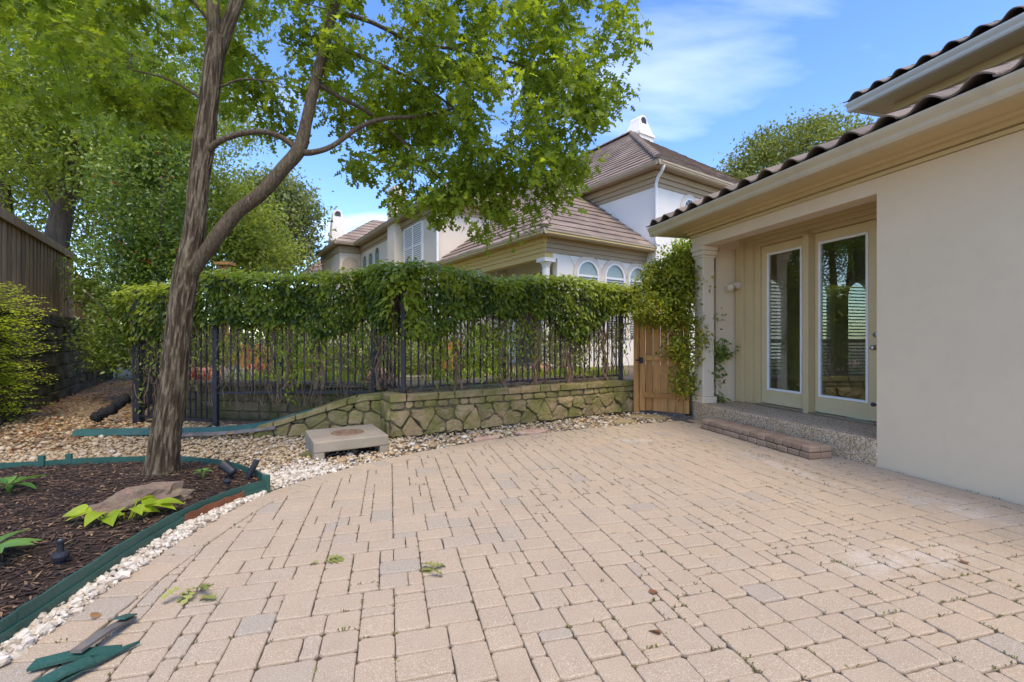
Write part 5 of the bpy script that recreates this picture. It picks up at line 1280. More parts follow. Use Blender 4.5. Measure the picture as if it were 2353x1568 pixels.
for a_, b_ in tips:
    d = (b_-a_); L_ = d.length or .1; d = d.normalized(); cl_ = random.random(); 
    k = random.randint(9, 15)
    # keep foliage off the bare inner limbs near the trunk
    if math.hypot(b_.x+3.0, b_.y-4.05) < .55 and b_.z < 4.1: continue
    for _ in range(k):
        s_ = random.uniform(-.3, 1.3); p = a_.lerp(b_, s_)+Vector((random.gauss(0,.085), random.gauss(0,.085), random.gauss(-.02,.065)))
        dd = Vector((random.gauss(0,.8), random.gauss(0,.8), random.gauss(-.35,.35)))+d*.5
        P.append(p); D.append(dd); Nn.append((random.gauss(0,.75), random.gauss(0,.75), .9)); sc.append(random.uniform(.08, .14)); tn.append(min(1, max(0, .5*cl_+.5*random.random())))
sc, tn = np.array(sc), np.array(tn); NLEAF = len(P)
add_cloud(OK_, OAK, P, D, Nn, sc, tn, X['oakleaf'], 'crown', singles=300)

# ------------------------------------------------------------------ the vine on the iron fence
random.seed(12); rng = np.random.default_rng(12)
X['vineleaf'] = leafmat('vine_leaf', (.042,.078,.010), (.36,.43,.04), .4, .42, .35)
VN = T('climbing_vine', 'thick leafy green vine draped over the top of the iron fences', 'vine', tuple(FB+Vector((0,0,.55))))
fpath = [FG+Vector((.15,.05,0)), FA, FB, FC_, FD, FD.lerp(FE, .5)]; seg_ = [(fpath[k], fpath[k+1], (fpath[k+1]-fpath[k]).length) for k in range(len(fpath)-1)]; Ltot = sum(s[2] for s in seg_)
def onfence(s_):
    for a_, b_, L_ in seg_:
        if s_ <= L_: return a_.lerp(b_, s_/L_), (b_-a_).normalized()
        s_ -= L_
    return seg_[-1][1], (seg_[-1][1]-seg_[-1][0]).normalized()
def topz(s_): 
    z = 2.13+.05*math.sin(s_*1.7)+.06*nz(s_, 1, 2, 1.3)
    if s_ < 4.2: z += -.06+.02*s_
    if s_ > 7.3: z -= .22*min(1, (s_-7.3)/.8)
    return z
P, D, Nn, sc, tn = [], [], [], [], []
def vleaf(p, d, n_, s_, t): P.append(p); D.append(d); Nn.append(n_); sc.append(s_); tn.append(min(1, max(0, t)))
for _ in range(26000):
    s_ = random.uniform(0, Ltot); c_, d = onfence(s_); nrm = Vector((d.y, -d.x, 0)); nrm = nrm if nrm.y < 0 or (abs(nrm.y) < .3 and nrm.x < 0) else -nrm
    if s_ > Ltot-3 and random.random() < .45: continue
    side = random.choices((1, -1, 0), (.5, .22, .28))[0]; zt = topz(s_); hang = .43+.30*nz(s_, 5, 1, 1.1)+.20*nz(s_, 8, 3, 3.2)
    if side == 0: w_ = random.uniform(-.26, .30); z = zt+.14*math.cos(w_*4.2)+random.gauss(0,.035); p = c_+nrm*w_; n_ = nrm*.5*w_*3+Vector((random.gauss(0,.4), random.gauss(0,.4), 1)); dd = nrm*(1 if w_ > 0 else -1)+d*random.gauss(0,.9)+Vector((0,0,-.2+random.gauss(0,.3))); t = random.uniform(.5, 1.1)  # top leaves tinted lighter: light from above put into the leaf colour
    else:
        f_ = random.random()**.8; z = zt+.08-f_*hang*1.55; w_ = (.29+.07*nz(s_, z*2, 4, 2.2))*(1-.55*f_)*random.uniform(.75,1.08); p = c_+nrm*side*w_; n_ = nrm*side*.8+Vector((random.gauss(0,.55), random.gauss(0,.55), .65+random.gauss(0,.3))); dd = Vector((0,0,-.7))+d*random.gauss(0,.8)+nrm*side*random.uniform(.1,1.1); t = random.uniform(.0, .75)-.15*f_+.45*nz(s_, z, 7, 3.5)  # side leaves tinted darker, more so lower down: shade put into their colour
    vleaf(Vector((p.x, p.y, z)), dd, n_, random.choice((random.uniform(.045,.075), random.uniform(.07,.115))), t)
for _ in range(900):                                  # the clump over the corner post
    a_ = random.uniform(0, 6.28); r_ = .32*random.random()**.5; vleaf(Vector((FA.x+math.cos(a_)*r_, FA.y+math.sin(a_)*r_-.05, 2.24-.7*random.random()**1.6*(r_/.32)-.0)), Vector((math.cos(a_), math.sin(a_), -.5))+Vector((random.gauss(0,.5), random.gauss(0,.5), 0)), Vector((math.cos(a_)*.6, math.sin(a_)*.6-.2, .8)), random.uniform(.06, .105), random.uniform(.1, .95))
for _ in range(180):                                  # hanging strands
    s_ = random.uniform(.1, Ltot-.3); c_, d = onfence(s_); nrm = Vector((d.y, -d.x, 0)); nrm = nrm if nrm.y < 0 else -nrm; z = topz(s_)-.5; ln = random.uniform(.25, 1.15)*(.6+.6*(nz(s_,2,2,1.5)+.5))
    for k in range(int(ln/.035)):
        p = c_+nrm*random.uniform(.0,.10)+d*random.gauss(0,.05); vleaf(Vector((p.x, p.y, z-k*.035)), Vector((random.gauss(0,.6), random.gauss(0,.6), -.7)), nrm+Vector((random.gauss(0,.5), 0, .6)), random.uniform(.045, .08), random.uniform(.1, .75))
add_cloud(VN, OVAL3, P, D, Nn, np.array(sc), np.array(tn), X['vineleaf'], 'foliage', singles=300)
sm = MB()
for _ in range(620):
    s_ = random.uniform(0, Ltot-.2); c_, d = onfence(s_); nrm = Vector((d.y, -d.x, 0)); nrm = nrm if nrm.y < 0 else -nrm; zb = .62 if s_ < 5 else .3; z = topz(s_)-random.uniform(0,.3); q = []
    zend = zb if random.random() < .35 else random.uniform(.9, 1.6); k = max(4, int((z-zend)/.12)); lat = 0; o_ = random.uniform(-.12,.14)
    for i in range(k+1):
        lat += random.gauss(0,.045); o_ = .85*o_+random.gauss(0,.025); pp = c_+d*lat+nrm*o_; q.append(Vector((pp.x, pp.y, z+(zend-z)*i/k)))
    sm.tube(q, random.uniform(.0025, .0075), 4)
for _ in range(190):                                   # looping runners low on the fence
    s_ = random.uniform(.2, Ltot-.8); c_, d = onfence(s_); z = random.uniform(.65, 1.5); w_ = random.uniform(.2, .7); sg = random.uniform(.05, .3); q = []
    for i in range(9):
        t = i/8; pp = c_+d*((t-.5)*w_)+Vector((random.gauss(0,.015), random.gauss(0,.02), 0)); q.append(Vector((pp.x, pp.y, max(.58, z-sg*math.sin(math.pi*t)))))
    sm.tube(q, random.uniform(.003, .006), 4)
for s0 in (.55, 1.35, 2.0, 2.6, 3.4, 4.9, 5.9, 6.35):             # the gnarled main stems
    c_, d = onfence(s0); zb = .55
    for rep in range(3):
        q = [c_+d*(random.gauss(0,.035)+.03*rep)+Vector((random.gauss(0,.025), random.gauss(0,.025)-.02, zb+i*.155)) for i in range(11)]; sm.tube(q, [.022-.0012*i for i in range(11)], 6)
VN.part(sm, 'stems', X['vinestem'])
dl = MB()                                             # dead leaves caught along the foot of the fence
for _ in range(2200):
    s_ = random.uniform(0, Ltot-.5); c_, d = onfence(s_); z = .57+random.random()**2*.10 if s_ < 5.1 else .52+random.random()**2*.12; nn_ = Vector((-d.y, d.x, 0)); nn_ = nn_ if nn_.y > 0 else -nn_; p = c_+nn_*random.uniform(-.06,.3); r_ = random.uniform(.012,.03); a_ = random.uniform(0,6.28); dl.ct = random.random()
    if s_ > 5.1: p = p+nn_*.25; z += .04
    dl.add([(p.x+math.cos(a_+k*2.1)*r_, p.y+math.sin(a_+k*2.1)*r_, z+random.uniform(-.012,.012)) for k in range(3)], [(0,1,2)])
solo(dl, 'leaf_litter', X['deadleaf'], 'brown dead leaves caught along the foot of the iron fence', 'leaf litter', kind='stuff')

# ------------------------------------------------------------------ general trees and shrubs
def tree(name, label, base_, stems, lobes, nclump, nleaf, size, m, tmplt=OVAL4, barkm=None, group=None, cat='tree', spread=.35, ntw=60, crown='crown', tw_r=.05, flat=1.0, shell=.35, nup=.6, droop=-.25):
    th = T(name, label, cat, base_, group=group); nd_, nr_ = [], []
    for st_ in stems:
        pp = [Vector(p[:3]) for p in st_]; sp_ = spline(pp, 5); rr = [st_[min(i//5, len(st_)-1)][3]+(st_[min(i//5+1, len(st_)-1)][3]-st_[min(i//5, len(st_)-1)][3])*((i % 5)/5) for i in range(len(sp_))]
        mb = MB(); mb.tube(sp_, rr, 12, lambda k, i: 1+.1*nz(k*.4, i*.9, len(nd_), 1)); th.part(mb, 'trunk', barkm or X['bark2'], smooth=True); nd_ += sp_; nr_ += rr
    cl_ = in_lobes(lobes, nclump, shell)
    if ntw:
        mb = MB(); grow(mb, nd_, nr_, [tuple(t) for t in cl_[:ntw]], .6, tw_r, .1, sides=4); th.part(mb, 'branches', barkm or X['bark2'], kind='stuff')
    k = rng.integers(0, nclump, nleaf); ct = rng.random(nclump); P_ = cl_[k]+rnd(nleaf)*np.array([spread, spread, spread*flat*.7])
    D_ = rnd(nleaf); D_[:, 2] += droop; N_ = rnd(nleaf)*.6; N_[:, 2] += nup+.4
    t_ = np.clip(.45*ct[k]+.55*rng.random(nleaf), 0, 1)
    add_cloud(th, tmplt, P_, D_, N_, size*rng.uniform(.7, 1.3, nleaf), t_, m, crown); return th
X['elm'] = leafmat('elm_leaf', (.09,.14,.025), (.32,.40,.07), .52, .4, .4)
X['elmy'] = leafmat('pale_leaf', (.12,.17,.03), (.36,.42,.09), .5, .4, .35)
X['holly'] = leafmat('holly_leaf', (.06,.105,.02), (.22,.31,.055), .38, .35, .45)
X['lime'] = leafmat('lime_leaf', (.34,.48,.03), (.66,.74,.08), .5, .5, .25)
X['nandina'] = leafmat('nandina_leaf', (.06,.10,.016), (.32,.35,.035), .42, .42, .35, (.62,.44,.06))
X['bright'] = leafmat('bright_shrub_leaf', (.14,.22,.02), (.38,.46,.05), .42, .4, .35)
X['liveoak'] = leafmat('live_oak_leaf', (.08,.115,.022), (.26,.29,.065), .35, .45, .35)
X['greyoak'] = leafmat('grey_green_leaf', (.09,.125,.04), (.28,.32,.12), .35, .5, .35)
random.seed(31); rng = np.random.default_rng(31)
def G(x, Y, z=0): return ((x-CX)*Y/F, Y, z)
b1 = G(118, 12.6); tree('elm_tree', 'large elm with leaning grey trunk rising behind the board fence', (b1[0], b1[1], 0), [[(b1[0]-.25,b1[1],0,.34),(b1[0]-.1,b1[1],2.5,.29),(b1[0]+.25,b1[1],4.6,.25),(b1[0]+.7,b1[1],6.4,.2),(b1[0]+1.3,b1[1],8.5,.1)], [(b1[0]+.3,b1[1],4.8,.13),(b1[0]-.6,b1[1],6.2,.10),(b1[0]-1.5,b1[1],7.6,.05)]],
     [LB(60,180,12,3.0,2.2,2.2), LB(300,140,12.5,2.6,2.2,1.9), LB(180,330,12,2.2,2.0,1.3), LB(60,360,13.2,1.2,1.2,.8,.5), LB(260,-60,12,4,2.5,1.5,.6)], 560, 52000, .115, X['elm'], spread=.42, ntw=110, group='trees behind the board fence')
b2 = G(30, 14.5); tree('elm_tree', 'straight grey-trunked elm standing left of the leaning elm', (b2[0], b2[1], 0), [[(*b2,.26),(b2[0],b2[1],3,.23),(b2[0]-.3,b2[1],6,.17),(b2[0]-.5,b2[1],9,.07)], [(b2[0]+.9,b2[1]+.3,0,.2),(b2[0]+1.0,b2[1]+.3,4,.17),(b2[0]+1.4,b2[1]+.3,8,.07)]],
     [LB(20,330,15,2.2,2,1.6), LB(20,120,15,3.4,2.2,2.6)], 260, 20000, .16, X['elmy'], spread=.5, ntw=40, group='trees behind the board fence')
b3 = G(330, 16.5); tree('elm_tree', 'sunlit pale green tree behind the holly and the oak trunk', (b3[0], b3[1], .4), [[(*b3,.2),(b3[0],b3[1],3,.17),(b3[0]+.3,b3[1],6,.1),(b3[0]+.5,b3[1],8,.05)]],
     [LB(330,400,16.5,2.6,2.0,2.0), LB(440,490,17,2.2,1.8,1.7), LB(210,490,16,2.2,2.0,1.6), LB(430,250,17.5,2.4,2.0,1.6,.8)], 380, 34000, .14, X['elmy'], spread=.5, ntw=60, group='trees behind the board fence')
b4 = G(540, 18); tree('elm_tree', 'yellow-green low tree glowing between oak trunk and hedge top', (b4[0], b4[1], .5), [[(*b4,.15),(b4[0],b4[1],3,.12),(b4[0],b4[1],5,.06)]],
     [LB(540,520,18,1.7,1.5,1.3), LB(500,590,17.5,1.6,1.5,1.2), LB(590,590,18,1.2,1.4,.9)], 160, 12000, .17, X['elmy'], spread=.42, ntw=30)
b5 = G(655, 27); tree('round_oak', 'rounded grey-green oak against the sky left of the houses', (b5[0], b5[1], .5), [[(*b5,.3),(b5[0],b5[1],4,.26),(b5[0]+.2,b5[1],7,.15),(b5[0],b5[1],9.5,.07)]],
     [LB(625,500,27,2.4,2.4,2.5), LB(670,520,27,1.4,2,1.8), LB(580,540,26.5,1.5,2,1.6), LB(640,440,27,1.4,1.8,1.0), LB(630,590,26,2.0,2,1.0)], 330, 22000, .24, X['greyoak'], spread=.5, ntw=70)
b6 = G(1800, 19); tree('live_oak', 'feathery live oak rising behind the porch roof against the sky', (b6[0], b6[1], 0), [[(*b6,.25),(b6[0],b6[1],4,.2),(b6[0]+.3,b6[1],7,.12),(b6[0]+.5,b6[1],9,.05)]],
     [LB(1830,370,19,2.4,2,1.3), LB(1740,400,19,1.5,1.6,.9), LB(1900,320,19.5,1.5,1.6,1.0), LB(1780,310,19,.9,1,.5,.5), LB(1690,430,18.5,.9,1.2,.6)], 260, 15000, .15, X['liveoak'], spread=.28, ntw=150, tw_r=.06)
# holly with red berries
hb = (-7.25, 9.2); hol = tree('holly_tree', 'dark green holly with red berries leaning over the alley', (hb[0], hb[1], 0), [[(hb[0],hb[1],0,.09),(hb[0]+.05,hb[1],1.5,.08),(hb[0]+.15,hb[1],3,.06),(hb[0]+.2,hb[1],5,.03)], [(hb[0]-.1,hb[1],.6,.05),(hb[0]-.5,hb[1]-.3,1.6,.035),(hb[0]-.9,hb[1]-.5,2.2,.02)]],
     [LB(350,470,9.3,.85,.9,1.3), LB(325,600,9.2,.5,.6,.85), LB(320,720,8.9,.5,.55,.5), LB(250,740,9.0,.35,.4,.3), LB(255,640,10.8,.65,.6,1.0), LB(265,790,9.9,.5,.5,.45), LB(300,830,9.4,.4,.4,.35), LB(370,620,9.4,.6,.8,.8), LB(270,810,8.6,.3,.4,.3,.7), LB(340,330,9.6,.9,.9,.9,.7)], 470, 30000, .085, X['holly'], spread=.2, ntw=140, tw_r=.03, tmplt=OVAL4)
br = MB(); X['berry'] = mat('red_berries', (.45,.025,.015), (.35,.02,.012), 9, .35)
cl_ = in_lobes([LB(350,470,9.0,.85,.9,1.3), LB(325,620,8.9,.5,.6,.85), LB(310,720,8.6,.5,.5,.5)], 90, .7)
for c_ in cl_:
    for _ in range(random.randint(1,3)): 
        p = Vector(c_)+Vector((random.gauss(0,.03), random.gauss(0,.03), random.gauss(0,.03))); br.lathe([(.002,p.z-.009),(.009,p.z-.004),(.009,p.z+.004),(.002,p.z+.009)], 6, (p.x, p.y))
hol.part(br, 'berries', X['berry'], kind='stuff')
# lime shrub at the left edge: flat tiers of sprays
lb_ = (-8.42, 6.95); LS = T('lime_shrub', 'bright lime green shrub with flat feathery sprays at left edge', 'shrub', (*lb_, 0)); P, D, Nn, sc, tn = [], [], [], [], []; lm = MB()
for _ in range(430):
    a_ = random.gauss(-.15, .9) if random.random() < .6 else random.uniform(0, 6.28); z = random.uniform(.12, 2.15); R_ = .60*math.sqrt(max(.1, 1-((z-1.1)/1.5)**2)); rr = random.uniform(.35, 1.05)*R_; L_ = random.uniform(.35, .75); d = Vector((math.cos(a_), math.sin(a_), random.uniform(-.12,.34))); p0 = Vector((lb_[0]+math.cos(a_)*rr*.7, lb_[1]+math.sin(a_)*rr*.7, z)); p1 = p0+d*L_
    lm.tube([p0-d*.3-Vector((0,0,.1)), p0, p1], [.005,.004,.002], 4); s2 = Vector((-d.y, d.x, 0)); cc_ = random.random()*.5+.5*min(1, max(0, (z-.3)/1.8))
    for i in range(30):
        s_ = i/30; sd_ = 1 if i % 2 else -1; ww = .09*(1-.6*s_); p = p0+d*(L_*s_)+s2*sd_*random.uniform(0, ww)+Vector((0,0,random.gauss(.01,.03)-.06*s_*s_)); P.append(p); D.append(s2*sd_+d*.8+Vector((0,0,random.gauss(0,.2)))); Nn.append((random.gauss(0,.5), random.gauss(0,.5)-.3, 1)); sc.append(random.uniform(.035,.06)); tn.append(min(1, max(0, cc_*.7+random.random()*.4-.05)))
LS.part(lm, 'branches', X['vinestem']); add_cloud(LS, OVAL4, P, D, Nn, np.array(sc), np.array(tn), X['lime'], 'foliage')
# nandina by the porch and the bright shrub behind it
nb_ = (2.75, 8.0)
tree('porch_shrub', 'airy yellow-tipped evergreen shrub overhanging the cedar gate', (2.93, 7.72, 0), [[(2.92,7.62,0,.02),(2.9,7.7,.9,.016),(2.7,7.8,1.7,.01)], [(2.97,7.66,0,.022),(2.98,7.72,1.0,.017),(2.95,7.8,2.0,.01)], [(2.99,7.6,0,.018),(2.95,7.6,.6,.015),(2.8,7.65,1.4,.008)]],
     [LB(1560,650,7.6,.36,.3,.42,1.2), LB(1520,715,7.45,.46,.25,.26,1.4), LB(1575,780,7.3,.22,.18,.36,1.1), LB(1572,860,7.3,.11,.12,.40,.9), LB(1600,610,7.9,.3,.3,.3), LB(1480,690,7.8,.3,.25,.22,1.), LB(1510,640,7.8,.26,.25,.25,.9)], 330, 12500, .065, X['nandina'], spread=.10, ntw=120, tw_r=.008, cat='shrub', tmplt=OVAL3, barkm=X['vinestem'])
tree('tall_shrub', 'tall bright green shrub against the white house behind porch column', (3.3, 8.9, 0), [[(3.3,8.9,0,.03),(3.3,8.9,1.5,.025),(3.3,8.95,2.8,.012)]],
     [LB(1575,600,8.9,.36,.4,.35), LB(1610,560,9.0,.40,.4,.30), LB(1640,660,8.8,.35,.4,.7), LB(1560,650,8.9,.3,.4,.4)], 150, 6000, .075, X['bright'], spread=.12, ntw=50, tw_r=.01, cat='shrub', tmplt=OVAL3, barkm=X['vinestem'])
tree('side_shrub', 'dark leafy shrub growing beside the porch between column and wall', (3.42, 7.75, .0), [[(3.4,7.72,0,.015),(3.38,7.65,.7,.012),(3.36,7.6,1.1,.006)]],
     [LB(1652,800,7.45,.17,.16,.16), LB(1640,850,7.45,.10,.12,.25), LB(1650,910,7.45,.14,.14,.08), LB(1640,740,7.6,.08,.1,.2,.7)], 50, 1300, .06, X['holly'], spread=.06, ntw=30, tw_r=.006, cat='shrub', tmplt=OVAL, barkm=X['vinestem'])
for k, (x, Y, r_, lab) in enumerate(((470, 9.4, .55, 'low pale shrub behind the fence left of the lime clumps'), (690, 9.6, .6, 'green garden shrub behind the left end of the fence panel'), (820, 9.0, .5, 'green garden shrub behind the short angled fence panel'), (960, 10.0, .6, 'green garden shrub behind the corner post of the long fence'), (1110, 10.6, .55, 'green garden shrub behind the middle of the long fence'), (1290, 10.4, .5, 'yellowish garden shrub behind the long fence near its gate end'))):
    p = G(x, Y); tree('garden_shrub', lab, (p[0], p[1], .5), [[(p[0],p[1],.45,.03),(p[0],p[1],.8,.02),(p[0],p[1],1.2,.01)]], [(p[0],p[1],1.05,r_,r_*.8,.5)], 60, 2600, .075, X[('elmy','bright','elm')[k % 3]], spread=.14, ntw=14, tw_r=.01, cat='shrub', tmplt=OVAL4, barkm=X['vinestem'], group='shrubs in the neighbouring garden')
tree('tree_line', 'distant dark tree line closing the view left of the houses', (-22, 32, .5), [[(-22,32,.5,.2),(-22,32,3,.12)]],
     [(-34,31,2.5,6,1.5,3.2), (-26,32,2.3,5,1.5,2.8), (-19,32,2.2,4,1.5,2.6), (-14.5,32,1.8,3,1.2,2.0)], 260, 9000, .34, X['elm'], spread=.6, ntw=0, tmplt=OVAL4)
# far hedge closing the view beyond the garden
tree('back_hedge', 'loose green hedge closing the neighbouring garden behind the vine', (-9, 15.5, .5), [[(-9,15.5,.5,.06),(-9,15.5,1.6,.03)]],
     [(-12.5,15,1.6,1.8,.8,1.1), (-9.5,15.5,1.5,2.0,.8,1.1), (-6.5,15.5,1.3,1.8,.8,.9), (-4.2,14.6,1.1,1.4,.8,.7), (-16,17,2,2.5,1,1.6)], 260, 13000, .09, X['bright'], spread=.3, ntw=0, cat='hedge', tmplt=OVAL4)

# ------------------------------------------------------------------ the neighbouring garden seen through the pickets
random.seed(44); rng = np.random.default_rng(44)
def tuft(name, label, c_, n_, h_, m, cat, group=None, spread=.18, w_=.014, lean=.5):
    th = T(name, label, cat, c_, group=group); mb = MB()
    for _ in range(n_):
        a_ = random.uniform(0,6.28); x, y = c_[0]+random.gauss(0,spread), c_[1]+random.gauss(0,spread); hh = h_*random.uniform(.5,1.1); l_ = lean*hh*random.uniform(.3,1); dx_, dy_ = math.cos(a_), math.sin(a_); mb.ct = random.random()
        mb.add([(x-dy_*w_, y+dx_*w_, c_[2]), (x+dy_*w_, y-dx_*w_, c_[2]), (x+dx_*l_*.4+dy_*w_*.8, y+dy_*l_*.4-dx_*w_*.8, c_[2]+hh*.7), (x+dx_*l_*.4-dy_*w_*.8, y+dy_*l_*.4+dx_*w_*.8, c_[2]+hh*.7), (x+dx_*l_, y+dy_*l_, c_[2]+hh)], [(0,1,2,3),(3,2,4)])
    th.part(mb, 'blades', m, kind='stuff'); return th
X['redleaf'] = leafmat('red_foliage', (.30,.02,.015), (.50,.08,.03), .3); X['silver'] = leafmat('silver_foliage', (.30,.33,.28), (.50,.53,.46), .2); X['grassl'] = leafmat('lime_grass', (.14,.24,.02), (.38,.46,.06), .35)
for k in range(11):
    x = 560+k*25+random.uniform(-8,8); p = G(x, 8.2+random.uniform(-.3,.6)); tuft('grass_clump', ORD[k]+' lime grassy clump from the left behind the iron fence', (p[0], p[1], .5), 55, .24, X['grassl'], 'grass clump', 'lime clumps in the garden bed', .14, .012)
for k in range(16):
    p = G(880+k*34+random.uniform(-10,10), 8.6+random.uniform(0,2.2)); tuft('ground_cover', ORD[k]+' low green plant from the left behind the long fence', (p[0], p[1], .5), 50, .2, random.choice((X['grassl'], X['bright'], X['bright'])), 'plant', 'low plants behind the long fence', .16, .02, .8)
for x, y_, lab in ((452, 8.0, 'deep red leafy plant left of the pinkish garden boulder'), (594, 9.2, 'orange red flowering plant behind the lime clumps')): p = G(x, y_); tuft('red_plant', lab, (p[0], p[1], .5), 32, .34, X['redleaf'], 'plant', None, .12, .02)
p = G(530, 8.3); tuft('silver_plant', 'silvery grey plant behind the left iron fence', (p[0], p[1], .5), 80, .36, X['silver'], 'plant', None, .13, .014)
X['pinkrock'] = mat('pink_boulder', (.45,.25,.17), (.38,.22,.15), 5, .9, .6, 30, .02)
for x, Y, r_, lab, s_ in ((500,8.4,.26,'pinkish garden boulder behind the left iron fence',2), (455,8.9,.2,'smaller pinkish boulder left of the larger one',4), (870,8.6,.2,'brown garden boulder behind the short fence panel',6), (1240,10.2,.22,'tan boulder in the garden behind the long fence',8)):
    p = G(x, Y); rock('garden_boulder', (p[0], p[1], .5+r_*.4), (r_*1.2, r_, r_*.8), X['pinkrock'], lab, 'boulder', seed=s_)
X['gpath'] = mat('pale_gravel_path', (.55,.47,.38), (.45,.38,.29), 14, .9, .6, 40, .02)
mb = MB(); q = [rot2(a, b, NR) for a, b in ((2.2,9.6),(6.4,7.9),(7.0,9.0),(2.4,11.4))]; mb.prism([(x, y, .45) for x, y in q], [(x, y, .504) for x, y in q]); solo(mb, 'garden_path', X['gpath'], kind='structure')
mb = MB(); q = [rot2(a, b, NR) for a, b in ((.5,12.6),(5.0,11.6),(6.2,15),(.5,15))]; mb.prism([(x, y, .45) for x, y in q], [(x, y, .503) for x, y in q]); solo(mb, 'lawn', mat('lawn', (.13,.20,.03), (.09,.15,.025), 12, .9, .5, 60, .02), kind='structure')
KW = T('kerb_wall', 'low tan stone kerb beyond the gravel garden path', 'kerb', (*rot2(0, 9.3, NR), .5)); 
for k in range(14):
    a_ = .6+k*.42; c0 = rot2(a_, 9.55-.19*(a_+2.4)*1.0+1.9, NR) if False else rot2(a_, 11.6-.24*(a_+2.4), NR); mb = MB(); mb.ct = random.random(); c_, s_ = math.cos(NR-.2), math.sin(NR-.2)
    q = [(c0[0]+x*c_-y*s_, c0[1]+x*s_+y*c_) for x, y in ((-.2,-.1),(.2,-.1),(.2,.1),(-.2,.1))]; mb.prism([(x, y, .45) for x, y in q], [(x, y, .68+random.uniform(-.02,.02)) for x, y in q]); KW.part(mb, 'stone', X['stone'], bevel=.02)
WS = T('wood_screen', 'orange brown wooden screen in the garden behind the vine', 'screen', (*G(1035, 10.5)[:2], .5))
for k in range(6):
    p = G(1012+k*9, 10.5+.05*k); mb = MB(); mb.ct = random.random(); mb.box(p[0]-.045, p[0]+.045, p[1]-.015, p[1]+.015, .45, 1.25); WS.part(mb, 'board', X['cedar'])
WS2 = T('wood_screen', 'reddish slatted wooden screen far behind the left iron fence', 'screen', (*G(565, 11.5)[:2], .5))
for k in range(9):
    p = G(520+k*12, 11.8); mb = MB(); mb.ct = random.random(); mb.box(p[0]-.05, p[0]+.05, p[1]-.015, p[1]+.015, .45, 1.15); WS2.part(mb, 'board', X['cedar'])
for x, Y, lab in ((1157, 8.9, 'black path light behind the middle of the long fence'), (647, 9.0, 'black path light among the lime clumps')):
    p = G(x, Y); t = T('path_light', lab, 'garden light', (p[0], p[1], .5)); mb = MB(); mb.tube([(p[0],p[1],.45),(p[0],p[1],.80)], .012, 8); t.part(mb, 'stem', X['black']); mb = MB(); mb.lathe([(.03,.72),(.035,.80),(.06,.81),(.055,.83),(.01,.85)], 14, (p[0], p[1])); t.part(mb, 'lamp_cap', X['black'])
pb_ = T('pergola_beam', 'rust brown timber beam just above the hedge top', 'beam', (*G(517, 12)[:2], 3.2)); mb = MB(); a_, b_ = at(490, 606, 12), at(548, 609, 12.4); mb.box(a_.x, b_.x, 12, 12.3, a_.z-.03, a_.z+.05); pb_.part(mb, 'beam', X['cedar'], bevel=.01); mb = MB(); mb.box(a_.x+.1, a_.x+.2, 12.05, 12.15, .5, a_.z-.031); mb.box(b_.x-.2, b_.x-.1, 12.05, 12.15, .5, a_.z-.031); pb_.part(mb, 'post', X['cedar'])
# leaf litter in the alley
ll = MB()
for _ in range(6500):
    s_ = random.uniform(-5, 6); w_ = random.uniform(.1, 5.6); p = AL0+QD*s_+QN*w_
    if p.y < 4.75 or (p-FD).dot(QN) > .0 and p.y > 7: continue
    if random.random() < (w_-1.0)/4.8 or inside((p.x, p.y), bed_poly): continue
    r_ = random.uniform(.02,.05); a_ = random.uniform(0,6.28); ll.ct = random.random(); ll.add([(p.x+math.cos(a_+k*1.57)*r_*(1 if k % 2 else .5), p.y+math.sin(a_+k*1.57)*r_*(1 if k % 2 else .5), .0+random.uniform(0,.03)) for k in range(4)], [(0,1,2,3)])
solo(ll, 'alley_leaf_litter', X['deadleaf'], 'brown leaf litter carpeting the alley below the stone wall', 'leaf litter', kind='stuff')

# ------------------------------------------------------------------ plants in the bed and things fallen on the patio
X['hosta'] = leafmat('hosta_leaf', (.06,.15,.03), (.16,.30,.06), .3, .4, .35); X['chart'] = leafmat('chartreuse_leaf', (.22,.32,.015), (.38,.46,.04), .35, .45, .3)
def rosette(name, label, c_, leaves, m, tm=HOSTA):
    th = T(name, label, 'plant', c_)
    Pn = [(c_[0]+math.cos(a_)*.02, c_[1]+math.sin(a_)*.02, c_[2]+.03+h_) for a_, e_, L_, h_ in leaves]; Dn = [(math.cos(a_)*math.cos(e_), math.sin(a_)*math.cos(e_), math.sin(e_)) for a_, e_, L_, h_ in leaves]
    Nn_ = [(-math.cos(a_)*math.sin(e_)+random.gauss(0,.2), -math.sin(a_)*math.sin(e_)+random.gauss(0,.2), math.cos(e_)) for a_, e_, L_, h_ in leaves]; n_ = len(leaves)
    leaf_singles(th, tm, np.array(Pn), np.array(Dn), np.array(Nn_), np.array([l_[2] for l_ in leaves]), rng.random(n_), range(n_), m)
    mb = MB()
    for p in Pn: mb.tube([(c_[0], c_[1], c_[2]-.02), p], .005, 5)
    th.part(mb, 'stems', m); return th
rosette('hosta', 'green hosta at the left edge near the back edging', (-4.0,3.62,.07), [(a_+random.gauss(0,.2), random.uniform(.2,.75), random.uniform(.16,.24), .03) for a_ in np.arange(0,6.2,.8)], X['hosta'])
rosette('hosta', 'broad-leaved green hosta at the left edge near the front edging', (-2.92,2.50,.06), [(a_+random.gauss(0,.2), random.uniform(.15,.7), random.uniform(.17,.26), .02) for a_ in np.arange(-.6,5.4,.75)], X['hosta'])
th = T('lime_hosta', 'chartreuse yellow hosta beside the long boulder in the mulch', 'plant', (-2.66,3.12,.06)); Pn, Dn, Nn_, S_ = [], [], [], []
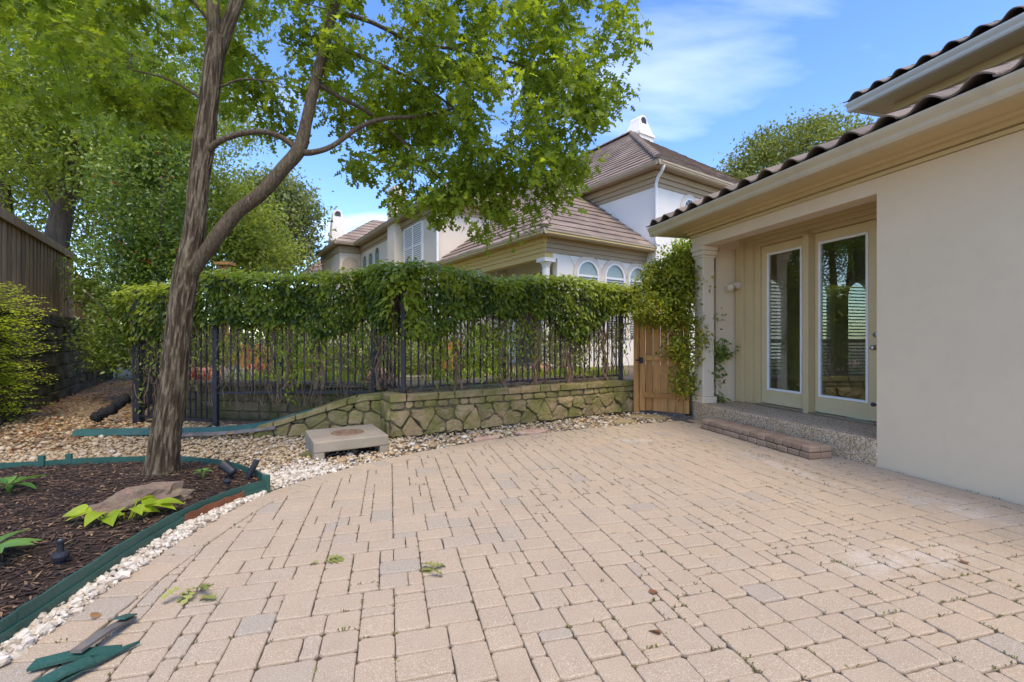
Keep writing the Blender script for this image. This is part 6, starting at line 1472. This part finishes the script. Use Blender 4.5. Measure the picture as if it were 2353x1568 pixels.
for x, y, a_, L_ in ((-2.82,3.02,3.3,.16),(-2.80,3.05,4.0,.13),(-2.74,3.04,4.9,.15),(-2.70,3.06,5.4,.14),(-2.66,3.12,4.4,.13),(-2.62,3.14,.4,.15),(-2.60,3.18,.9,.16),(-2.55,3.2,.1,.17),(-2.50,3.22,.5,.15),(-2.64,3.2,1.6,.15),(-2.7,3.12,2.4,.13),(-2.58,3.12,5.6,.12)):
    Pn.append((x, y, .10+random.uniform(0,.05))); Dn.append((math.cos(a_), math.sin(a_), .15)); Nn_.append((random.gauss(0,.2), random.gauss(0,.2)-.2, 1)); S_.append(L_)
HEART = tmpl(fine([(0,0),(.03,.08),(.26,.13),(.34,.33),(.26,.62),(.1,.86),(0,1)]), .3, .4)
leaf_singles(th, HEART, np.array(Pn), np.array(Dn), np.array(Nn_), np.array(S_), rng.random(len(Pn)), range(len(Pn)), X['chart']); mb = MB()
for p in Pn: mb.tube([(-2.66+(p[0]+2.66)*.5, 3.12+(p[1]-3.12)*.5, .05), p], .004, 5)
th.part(mb, 'stems', X['chart'])
rosette('seedling', 'small green seedling in the mulch right of the oak trunk', (-2.72,4.0,.07), [(a_, .4, .07, .03) for a_ in (0,1.6,3.0,4.5)], X['hosta'], HEART)
X['fallen'] = leafmat('fallen_leaf', (.15,.18,.045), (.33,.34,.10), .2, .5, .3)
for x, y, r_, n_, lab in ((-1.575,2.30,.085,9,'large fallen sprig of oak leaves lying on the left pavers'), (-1.08,2.62,.03,3,'single fallen oak leaf lying left of the patio centre'), (-.46,2.52,.055,6,'fallen cluster of oak leaves near the patio centre')):
    th = T('fallen_sprig', lab, 'leaves', (x, y, .005)); Pn = [(x+random.gauss(0,r_*.6), y+random.gauss(0,r_*.35), .008+.006*k) for k in range(n_)]
    leaf_singles(th, OAK, np.array(Pn), np.array([(random.uniform(-1,1), random.uniform(-1,1), random.uniform(-.05,.15)) for _ in Pn]), np.array([(random.gauss(0,.15), random.gauss(0,.15), 1) for _ in Pn]), np.array([random.uniform(.07,.11) for _ in Pn]), rng.random(n_), range(n_), X['fallen'])
for x, y, lab in ((.70,2.31,'curled reddish brown dead leaf right of the patio centre'), (.655,1.99,'small brown dead leaf nearest the bottom picture edge'), (2.6,2.62,'tiny brown leaf on the pavers near the house wall'), (-1.93,2.1,'small yellow leaf beside the white pebbles')):
    th = T('dead_leaf', lab, 'leaf', (x, y, .003)); leaf_singles(th, HEART, np.array([(x, y, .006)]), np.array([(random.uniform(-1,1), .5, .2)]), np.array([(.4, .2, 1.)]), np.array([.06]), np.array([.2 if 'yellow' not in lab else .9]), [0], X['deadleaf'])
print('oak leaves', NLEAF, 'objects', len(bpy.data.objects))
